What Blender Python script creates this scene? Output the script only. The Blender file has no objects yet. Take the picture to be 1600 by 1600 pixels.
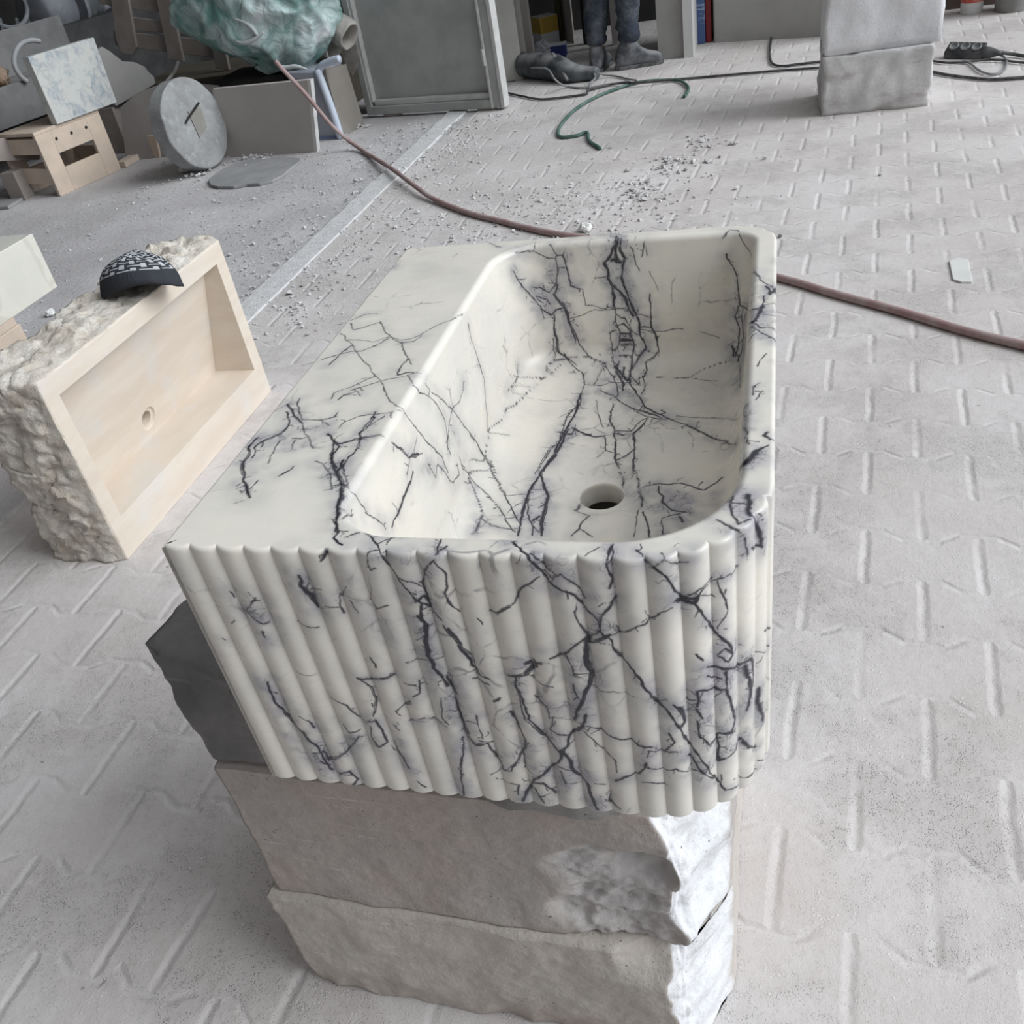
import bpy, bmesh, math, random
import numpy as np
from mathutils import Vector, Matrix, noise as mnoise

# ------------------------------------------------------------------ camera, sky, exposure
CAM = np.array((0.44640, -0.45167, 1.28437))      # eye point; world origin = floor under the basin's near left corner
F_PX, YAW, PITCH, ROLL = 1420.69, -0.3425, -0.6236, -0.1898
_cy, _sy, _cp, _sp = math.cos(YAW), math.sin(YAW), math.cos(PITCH), math.sin(PITCH)
FWD = np.array((_sy*_cp, _cy*_cp, _sp)); _r = np.array((_cy, -_sy, 0.0)); _u = np.cross(_r, FWD)
_cr, _sr = math.cos(ROLL), math.sin(ROLL)
RIGHT = _cr*_r + _sr*_u; UP = -_sr*_r + _cr*_u
scene = bpy.context.scene
cd = bpy.data.cameras.new('camera'); cam = bpy.data.objects.new('camera', cd)
scene.collection.objects.link(cam); scene.camera = cam
cd.sensor_width = 36; cd.lens = F_PX/1600*36; cd.clip_start = 0.02; cd.clip_end = 100
cam.matrix_world = Matrix(((RIGHT[0], UP[0], -FWD[0], CAM[0]), (RIGHT[1], UP[1], -FWD[1], CAM[1]),
                           (RIGHT[2], UP[2], -FWD[2], CAM[2]), (0, 0, 0, 1)))
scene.view_settings.view_transform = 'Standard'; scene.view_settings.look = 'None'
scene.view_settings.exposure = 0.02; scene.view_settings.gamma = 1; scene.view_settings.use_curve_mapping = False

world = bpy.data.worlds.new('sky'); scene.world = world; world.use_nodes = True
wt = world.node_tree; wt.nodes.clear()
def wn(t, **k):
    n = wt.nodes.new(t)
    for a, b in k.items(): setattr(n, a, b)
    return n
# overcast daylight: brightest through the open right hand side of the shed, dim behind and at the left
tc = wn('ShaderNodeTexCoord'); dt = wn('ShaderNodeVectorMath', operation='DOT_PRODUCT'); dt.inputs[1].default_value = (0.86, 0.25, 0.45)
cr = wn('ShaderNodeValToRGB'); bg = wn('ShaderNodeBackground'); wo = wn('ShaderNodeOutputWorld')
cr.color_ramp.elements[0].position = 0.15; cr.color_ramp.elements[0].color = (0.30, 0.285, 0.27, 1)
cr.color_ramp.elements[1].position = 1.0; cr.color_ramp.elements[1].color = (1.75, 1.9, 2.1, 1)
e = cr.color_ramp.elements.new(0.40); e.color = (0.36, 0.345, 0.33, 1)
e = cr.color_ramp.elements.new(0.62); e.color = (0.66, 0.66, 0.66, 1)
e = cr.color_ramp.elements.new(0.82); e.color = (1.2, 1.26, 1.34, 1)
mr = wn('ShaderNodeMapRange'); mr.inputs[1].default_value = -1; mr.inputs[2].default_value = 1
wt.links.new(tc.outputs['Generated'], dt.inputs[0]); wt.links.new(dt.outputs['Value'], mr.inputs[0])
wt.links.new(mr.outputs[0], cr.inputs[0])
sx = wn('ShaderNodeSeparateXYZ'); wt.links.new(tc.outputs['Generated'], sx.inputs[0])
gr = wn('ShaderNodeMapRange'); gr.inputs[1].default_value = -0.08; gr.inputs[2].default_value = 0.03; gr.inputs[3].default_value = 0.22   # ground beyond the yard
wt.links.new(sx.outputs[2], gr.inputs[0]); vm = wn('ShaderNodeVectorMath', operation='SCALE')
wt.links.new(cr.outputs[0], vm.inputs[0]); wt.links.new(gr.outputs[0], vm.inputs['Scale']); wt.links.new(vm.outputs[0], bg.inputs[0]); wt.links.new(bg.outputs[0], wo.inputs[0])
bg.inputs[1].default_value = 0.62
sd = bpy.data.lights.new('daylight', 'SUN'); so = bpy.data.objects.new('daylight', sd); scene.collection.objects.link(so)
sd.energy = 2.45; sd.angle = math.radians(40); sd.color = (0.93, 0.97, 1.0)
so.rotation_euler = Vector((-0.80, 0.05, -0.56)).to_track_quat('-Z', 'Y').to_euler()

# ------------------------------------------------------------------ helpers
def ray(px, py):
    return FWD + (px-800)/F_PX*RIGHT - (py-800)/F_PX*UP
def fl(px, py, z=0.0):
    """place on the horizontal plane z seen at photo position px, py"""
    d = ray(px, py); t = (z-CAM[2])/d[2]; return CAM + t*d
def vp(px, py, A, B):
    """place on the upright plane through floor points A, B seen at px, py"""
    A = np.array(A, float); B = np.array(B, float); n = np.array((B[1]-A[1], A[0]-B[0], 0.0))
    d = ray(px, py); t = ((A[:2]-CAM[:2]) @ n[:2])/(d[:2] @ n[:2]); return CAM + t*d
def pl(px, py, P, n):
    """place on any plane (point P, normal n)"""
    P = np.array(P, float); n = np.array(n, float); d = ray(px, py); return CAM + d*(((P-CAM) @ n)/(d @ n))

def tag(o, label=None, cat=None, group=None, kind=None):
    for k, v in (('label', label), ('category', cat), ('group', group), ('kind', kind)):
        if v: o[k] = v
    return o
def empty(name, loc, label, cat, group=None, rotz=0):
    o = bpy.data.objects.new(name, None); scene.collection.objects.link(o); o.location = tuple(loc); o.rotation_euler[2] = rotz
    o.empty_display_size = 0.05
    return tag(o, label, cat, group)
def mesh_obj(name, V, F, mat, parent=None, smooth=False, origin=None):
    me = bpy.data.meshes.new(name); V = np.asarray(V, float)
    if parent is not None: V = V - np.array(parent.location)
    org = np.zeros(3)
    if parent is None:
        org = np.array(origin, float) if origin is not None else np.array((V[:, 0].mean(), V[:, 1].mean(), V[:, 2].min()))
        V = V - org
    me.from_pydata([tuple(v) for v in V], [], [tuple(f) for f in F]); me.update()
    o = bpy.data.objects.new(name, me); scene.collection.objects.link(o); me.materials.append(mat)
    if parent is not None: o.parent = parent
    else: o.location = tuple(org)
    bm = bmesh.new(); bm.from_mesh(me); bmesh.ops.recalc_face_normals(bm, faces=bm.faces); bm.to_mesh(me); bm.free()
    if smooth: me.polygons.foreach_set('use_smooth', [True]*len(me.polygons))
    return o
def bevel(o, w=0.003, seg=2, angle=35):
    m = o.modifiers.new('bevel', 'BEVEL'); m.width = w; m.segments = seg; m.limit_method = 'ANGLE'; m.angle_limit = math.radians(angle)
    return o
def merge(parts):
    V = []; F = []
    for v, f in parts:
        n = len(V); V += [tuple(p) for p in v]; F += [tuple(i+n for i in q) for q in f]
    return V, F
QB = [(0, 3, 2, 1), (4, 5, 6, 7), (0, 1, 5, 4), (1, 2, 6, 5), (2, 3, 7, 6), (3, 0, 4, 7)]
def box(lo, hi):
    x0, y0, z0 = lo; x1, y1, z1 = hi
    return [(x0, y0, z0), (x1, y0, z0), (x1, y1, z0), (x0, y1, z0), (x0, y0, z1), (x1, y0, z1), (x1, y1, z1), (x0, y1, z1)], QB
def bar(a, b, w, h, up=(0, 0, 1)):
    """square bar from a to b; w across, h along up"""
    a = np.array(a, float); b = np.array(b, float); d = (b-a)/np.linalg.norm(b-a); s = np.cross(d, np.array(up, float)); s /= np.linalg.norm(s)
    t = np.cross(s, d); o = []
    for p in (a, b):
        o += [p-s*w/2-t*h/2, p+s*w/2-t*h/2, p+s*w/2+t*h/2, p-s*w/2+t*h/2]
    return o, QB
def slab4(P, th):
    """plate from 4 corners, thickness along -normal vector th"""
    P = [np.array(p, float) for p in P]; th = np.array(th, float)
    return [*P, *[p+th for p in P]], QB
def prism(poly, th):
    """extrude any outline (3D points in a plane) by the vector th"""
    n = len(poly); P = [np.array(p, float) for p in poly]; th = np.array(th, float)
    V = P+[p+th for p in P]
    F = [tuple(range(n))[::-1], tuple(range(n, 2*n))]+[(i, (i+1) % n, n+(i+1) % n, n+i) for i in range(n)]
    return V, F
def tube(pts, r, k=8, closed=False, caps=True):
    P = [np.array(p, float) for p in pts]; n = len(P); V = []; F = []
    R = r if hasattr(r, '__len__') else [r]*n
    prev = None
    for i in range(n):
        d = P[min(i+1, n-1)]-P[max(i-1, 0)]; d /= (np.linalg.norm(d)+1e-12)
        s = np.cross(d, (0, 0, 1.0)) if prev is None else prev-d*(prev@d)
        if np.linalg.norm(s) < 1e-4: s = np.cross(d, (0, 1.0, 0.1))
        s /= np.linalg.norm(s); prev = s; t = np.cross(d, s)
        for j in range(k):
            a = 2*math.pi*j/k; V.append(P[i]+R[i]*(math.cos(a)*s+math.sin(a)*t))
    for i in range(n-1):
        for j in range(k):
            F.append((i*k+j, i*k+(j+1) % k, (i+1)*k+(j+1) % k, (i+1)*k+j))
    if caps: F += [tuple(range(k))[::-1], tuple(range((n-1)*k, n*k))]
    return V, F
def smooth_path(pts, sub=8):
    P = [np.array(p, float) for p in pts]; P = [2*P[0]-P[1]]+P+[2*P[-1]-P[-2]]; out = []
    for i in range(1, len(P)-2):
        for j in range(sub):
            t = j/sub; a, b, c, d = P[i-1], P[i], P[i+1], P[i+2]
            out.append(0.5*((2*b)+(-a+c)*t+(2*a-5*b+4*c-d)*t*t+(-a+3*b-3*c+d)*t**3))
    out.append(P[-2]); return out
def lathe(prof, k=24, centre=(0, 0, 0), axis=(0, 0, 1)):
    ax = np.array(axis, float); ax /= np.linalg.norm(ax); s = np.cross(ax, (1.0, 0.2, 0.1)); s /= np.linalg.norm(s); t = np.cross(ax, s); c = np.array(centre, float)
    V = []; F = []; n = len(prof)
    for r, h in prof:
        for j in range(k):
            a = 2*math.pi*j/k; V.append(c+ax*h+r*(math.cos(a)*s+math.sin(a)*t))
    for i in range(n-1):
        for j in range(k): F.append((i*k+j, i*k+(j+1) % k, (i+1)*k+(j+1) % k, (i+1)*k+j))
    F += [tuple(range(k))[::-1], tuple(range((n-1)*k, n*k))]
    return V, F
def hexa(C8, n, disp=None):
    """closed block between 8 corners (bottom ring, top ring), cut in n = (a, b, c) cells, moved by disp(u, v, w, p, outward)"""
    C8 = [np.array(c, float) for c in C8]; a, b, c = n; idx = {}; V = []; F = []
    cen = sum(C8)/8
    def vid(i, j, k):
        q = (i, j, k)
        if q not in idx:
            u, v, w = i/a, j/b, k/c
            bot = (C8[0]*(1-u)+C8[1]*u)*(1-v)+(C8[3]*(1-u)+C8[2]*u)*v
            top = (C8[4]*(1-u)+C8[5]*u)*(1-v)+(C8[7]*(1-u)+C8[6]*u)*v
            p = bot*(1-w)+top*w
            if disp is not None: p = disp(u, v, w, p, cen)
            idx[q] = len(V); V.append(p)
        return idx[q]
    for i in range(a):
        for j in range(b):
            F.append((vid(i, j, 0), vid(i, j+1, 0), vid(i+1, j+1, 0), vid(i+1, j, 0)))
            F.append((vid(i, j, c), vid(i+1, j, c), vid(i+1, j+1, c), vid(i, j+1, c)))
    for i in range(a):
        for k in range(c):
            F.append((vid(i, 0, k), vid(i+1, 0, k), vid(i+1, 0, k+1), vid(i, 0, k+1)))
            F.append((vid(i, b, k), vid(i, b, k+1), vid(i+1, b, k+1), vid(i+1, b, k)))
    for j in range(b):
        for k in range(c):
            F.append((vid(0, j, k), vid(0, j, k+1), vid(0, j+1, k+1), vid(0, j+1, k)))
            F.append((vid(a, j, k), vid(a, j+1, k), vid(a, j+1, k+1), vid(a, j, k+1)))
    return V, F
def nz(p, s, seed=0.0, oct=4):
    return mnoise.fractal(Vector((p[0]*s+seed, p[1]*s+seed*1.7, p[2]*s-seed)), 1.0, 2.0, oct)

# ------------------------------------------------------------------ node materials
class M:
    """tiny helper for writing node trees"""
    def __init__(s, name, rough=0.8, spec=0.35):
        s.m = bpy.data.materials.new(name); s.m.use_nodes = True; s.t = s.m.node_tree; s.b = s.t.nodes['Principled BSDF']
        s.b.inputs['Roughness'].default_value = rough; s.b.inputs['Specular IOR Level'].default_value = spec
        s.tc = s.t.nodes.new('ShaderNodeTexCoord').outputs['Object']
    def put(s, sock, v):
        if isinstance(v, bpy.types.NodeSocket): s.t.links.new(v, sock)
        elif isinstance(v, (tuple, list)) and len(v) == 3 and sock.type == 'RGBA': sock.default_value = (*v, 1)
        else: sock.default_value = v
    def n(s, t, ins=None, out=0, **k):
        nd = s.t.nodes.new(t)
        for a, b in k.items(): setattr(nd, a, b)
        for a, b in (ins or {}).items(): s.put(nd.inputs[a], b)
        return nd.outputs[out]
    def math(s, op, a, b=0.0, c=None):
        d = {0: a, 1: b}
        if c is not None: d[2] = c
        return s.n('ShaderNodeMath', d, operation=op)
    def noise(s, scale, detail=4, rough=0.55, vec=None, dist=0.0):
        return s.n('ShaderNodeTexNoise', {'Vector': vec or s.tc, 'Scale': scale, 'Detail': detail, 'Roughness': rough, 'Distortion': dist})
    def voro(s, scale, vec=None, feature='F1', rnd=1.0, out=0):
        return s.n('ShaderNodeTexVoronoi', {'Vector': vec or s.tc, 'Scale': scale, 'Randomness': rnd}, out, feature=feature)
    def rng(s, v, a, b, c=0.0, d=1.0):
        return s.n('ShaderNodeMapRange', {0: v, 1: a, 2: b, 3: c, 4: d}, interpolation_type='SMOOTHSTEP') if True else None
    def mix(s, f, a, b, mode='MIX'):
        nd = s.t.nodes.new('ShaderNodeMix'); nd.data_type = 'RGBA'; nd.blend_type = mode
        s.put(nd.inputs[0], f); s.put(nd.inputs[6], a); s.put(nd.inputs[7], b); return nd.outputs[2]
    def scale(s, vec, v):
        return s.n('ShaderNodeVectorMath', {0: vec, 1: v}, operation='MULTIPLY')
    def warp(s, amt, scale):
        nn = s.n('ShaderNodeTexNoise', {'Vector': s.tc, 'Scale': scale, 'Detail': 3.0}, 1)
        c = s.n('ShaderNodeVectorMath', {0: nn, 1: (0.5, 0.5, 0.5)}, operation='SUBTRACT')
        c = s.n('ShaderNodeVectorMath', {0: c, 1: (amt, amt, amt)}, operation='MULTIPLY')
        return s.n('ShaderNodeVectorMath', {0: s.tc, 1: c}, operation='ADD')
    def bump(s, h, strength=0.5, dist=0.01, prev=None):
        d = {'Height': h, 'Strength': strength, 'Distance': dist}
        if prev is not None: d['Normal'] = prev
        return s.n('ShaderNodeBump', d)
    def done(s, col=None, nrm=None, rough=None, metal=None):
        if col is not None: s.put(s.b.inputs['Base Color'], col)
        if nrm is not None: s.put(s.b.inputs['Normal'], nrm)
        if rough is not None: s.put(s.b.inputs['Roughness'], rough)
        if metal is not None: s.b.inputs['Metallic'].default_value = metal
        return s.m
def simple(name, c1, c2=None, scale=12, rough=0.8, bump=0.2, bscale=60, bdist=0.003, metal=None, dust=0.0, spec=0.3, speck=0.0):
    """two tone mottled surface with grain, optional pale stone dust on its upward faces"""
    m = M(name, rough, spec); c2 = c2 or tuple(x*0.8 for x in c1)
    col = m.mix(m.rng(m.noise(scale, 6, 0.62), 0.35, 0.68), c1, c2)
    if speck: col = m.mix(m.rng(m.voro(scale*9), 0.12, 0.2, speck, 0), col, tuple(x*0.45 for x in c1))
    if dust:
        geo = m.n('ShaderNodeNewGeometry', out=1)
        sep = m.n('ShaderNodeSeparateXYZ', {0: geo}, 2)
        f = m.math('MULTIPLY', m.rng(sep, 0.2, 0.9), m.rng(m.noise(9, 5), 0.25, 0.6)); f = m.math('MULTIPLY', f, dust)
        f = m.math('MAXIMUM', f, m.math('MULTIPLY', m.rng(m.noise(14, 6, 0.7), 0.5, 0.75), dust*0.35))
        col = m.mix(f, col, (0.62, 0.60, 0.585))
    nb = m.bump(m.noise(bscale, 6, 0.6), bump, bdist) if bump else None
    return m.done(col, nb, metal=metal)
# ------------------------------------------------------------------ the marble basin
RX = -1.2                                          # unseen roof is cut off here so that it shades only the left
SW, SD, SH, ST = 0.450, 0.599, 0.280, 0.900      # width, depth, height, level of its top
def rrect(x0, y0, x1, y1, rad, counts, pitch_arc=None):
    """closed outline, counter clockwise from the front left corner: points, outward normals, arclength, in 4 sides (front, right, back, left).
    every side runs from the middle of one corner arc to the middle of the next"""
    rFL, rFR, rBR, rBL = rad
    P = []; N = []; S = []; s0 = 0.0
    def arc(c, r, a0, a1): return ('a', c, r, a0, a1, abs(a1-a0)*r)
    def lin(a, b, n): return ('l', a, b, n, 0, math.hypot(b[0]-a[0], b[1]-a[1]))
    q = math.pi/4
    sides = [
        [arc((x0+rFL, y0+rFL), rFL, 5*q, 6*q), lin((x0+rFL, y0), (x1-rFR, y0), (0, -1)), arc((x1-rFR, y0+rFR), rFR, 6*q, 7*q)],
        [arc((x1-rFR, y0+rFR), rFR, 7*q, 8*q), lin((x1, y0+rFR), (x1, y1-rBR), (1, 0)), arc((x1-rBR, y1-rBR), rBR, 0, q)],
        [arc((x1-rBR, y1-rBR), rBR, q, 2*q), lin((x1-rBR, y1), (x0+rBL, y1), (0, 1)), arc((x0+rBL, y1-rBL), rBL, 2*q, 3*q)],
        [arc((x0+rBL, y1-rBL), rBL, 3*q, 4*q), lin((x0, y1-rBL), (x0, y0+rFL), (-1, 0)), arc((x0+rFL, y0+rFL), rFL, 4*q, 5*q)]]
    for side, cnt in zip(sides, counts):
        L = sum(g[5] for g in side)
        for i in range(cnt):
            d = L*i/cnt; s = s0+d
            for g in side:
                if d <= g[5]+1e-12: break
                d -= g[5]
            t = d/max(g[5], 1e-9)
            if g[0] == 'a':
                a = g[3]+(g[4]-g[3])*t; n = (math.cos(a), math.sin(a)); p = (g[1][0]+g[2]*n[0], g[1][1]+g[2]*n[1])
            else:
                n = g[3]; p = (g[1][0]+(g[2][0]-g[1][0])*t, g[1][1]+(g[2][1]-g[1][1])*t)
            P.append(p); N.append(n); S.append(s)
        s0 += L
    return np.array(P), np.array(N), np.array(S), s0
def sink_grid(q=1.0, reeded=True):
    cn = [int(c*q) for c in (860, 500, 420, 620)]
    P, N, S, L = rrect(0, 0, SW, SD, (0.003, 0.095, 0.048, 0.003), cn)
    n = len(P)
    # convex reeds round the front and the right, flat on the back and left
    pitch = 0.0230; ph = (S % pitch)/pitch
    reed = -0.0042*(1-np.abs(np.sin(math.pi*ph))**0.72)
    s_end = S[cn[0]+cn[1]]+0.02
    plain = (np.abs(N[:, 0]-1) < 0.02)                # the straight right side is plain
    reed = np.where(S < s_end, reed, 0.0); reed = np.where(plain, -0.0005, reed)
    if not reeded: reed = reed*0-0.003
    base = P+N*reed[:, None]
    dcx, dcy, dr = 0.279, 0.299, 0.0225
    rows = []
    def add(xy, z): rows.append(np.column_stack((xy, np.full(n, z) if np.isscalar(z) else z)))
    def ins(d): return base-N*d                      # outer outline pulled in by d
    cav = lambda x0, y0, x1, y1, r: rrect(x0, y0, x1, y1, r, cn)
    B0 = (0.131, 0.0245, 0.4245, 0.576); R0 = (0.050, 0.085, 0.028, 0.052)
    I, IN, _, _ = cav(*B0, R0)
    # underside: from the drain's mouth outwards
    ang = np.unwrap(np.arctan2(I[:, 1]-dcy, I[:, 0]-dcx))
    circ = lambda r: np.column_stack((dcx+r*np.cos(ang), dcy+r*np.sin(ang)))
    for t in np.linspace(0, 1, 5): add(circ(0.056)*(1-t)+ins(0.002)*t, -SH)
    nz_ = int(350*q)
    for t in np.linspace(0, 1, nz_): add(ins(0), -SH+0.002+t*(SH-0.0055))
    for a in np.linspace(0.25, 1, 5)*math.pi/2: add(ins(0.0035*(1-math.cos(a))), -0.0035*(1-math.sin(a)))
    O = ins(0.0035); rim = 0.0075
    OI = I+IN*rim
    nt = int(150*q)
    J = P-N*0.0105; J[:, 0] = np.clip(J[:, 0], 0.0105, None); J[:, 1] = np.clip(J[:, 1], 0.0105, SD-0.0105)
    n0 = int(16*q)
    for t in np.linspace(0, 1, n0+1)[1:]: add(O*(1-t)+J*t, 0.0)
    for t in np.linspace(0, 1, nt-n0+1)[1:]: add(J*(1-t)+OI*t, 0.0)
    for a in np.linspace(0, 1, max(4, int(9*q)))[1:]*math.pi/2:
        add(I+IN*rim*(1-math.sin(a)), -rim*(1-math.cos(a)))
    # cavity: walls lean in a little, then a wide fillet into the floor
    zb = -0.152; fr = 0.030
    nw = int(165*q)
    def cavloop(d, extra=1.0):
        x0, y0, x1, y1 = B0; r = tuple(max(0.012, v-d*0.2) for v in R0)
        return cav(x0+d*1.25, y0+d, x1-d*0.8, y1-d*1.5, r)[0]
    for t in np.linspace(0, 1, nw+1)[1:]: add(cavloop(0.010*t), -rim+(zb+fr+rim)*t)
    nf = max(5, int(26*q))
    for a in np.linspace(0, 1, nf)[1:]*math.pi/2:
        d = 0.010+fr*(1-math.cos(a)); last = cavloop(d); add(last, zb+fr*(1-math.sin(a)))
    ng = int(290*q); K = circ(0.050)
    for t in np.linspace(0, 1, ng+1)[1:]: add(last*(1-t)+K*t, zb-0.006*t**1.2)
    # shallow dish, drain edge, bore
    for t in np.linspace(0, 1, max(4, int(16*q)))[1:]:
        add(circ(0.050-(0.050-0.0245)*t), zb-0.006-0.008*(1-math.cos(math.pi*t))/2)
    z0 = zb-0.014
    for a in np.linspace(0, 1, max(3, int(7*q)))[1:]*math.pi/2: add(circ(0.0245-0.002*math.sin(a)), z0-0.002*(1-math.cos(a)))
    for z in np.linspace(z0-0.003, -0.190, max(4, int(16*q))): add(circ(0.0222), z)
    add(circ(0.0225), -0.1905); add(circ(0.055), -0.192); add(circ(0.056), -SH+0.001)
    V = np.stack(rows)                                # rows x n x 3
    return V
def grid_faces(m, n):
    i = np.arange(m)[:, None]; j = np.arange(n)[None, :]; i2 = (i+1) % m; j2 = (j+1) % n
    return np.stack((i*n+j, i*n+j2, i2*n+j2, i2*n+j), -1).reshape(-1, 4)
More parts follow.
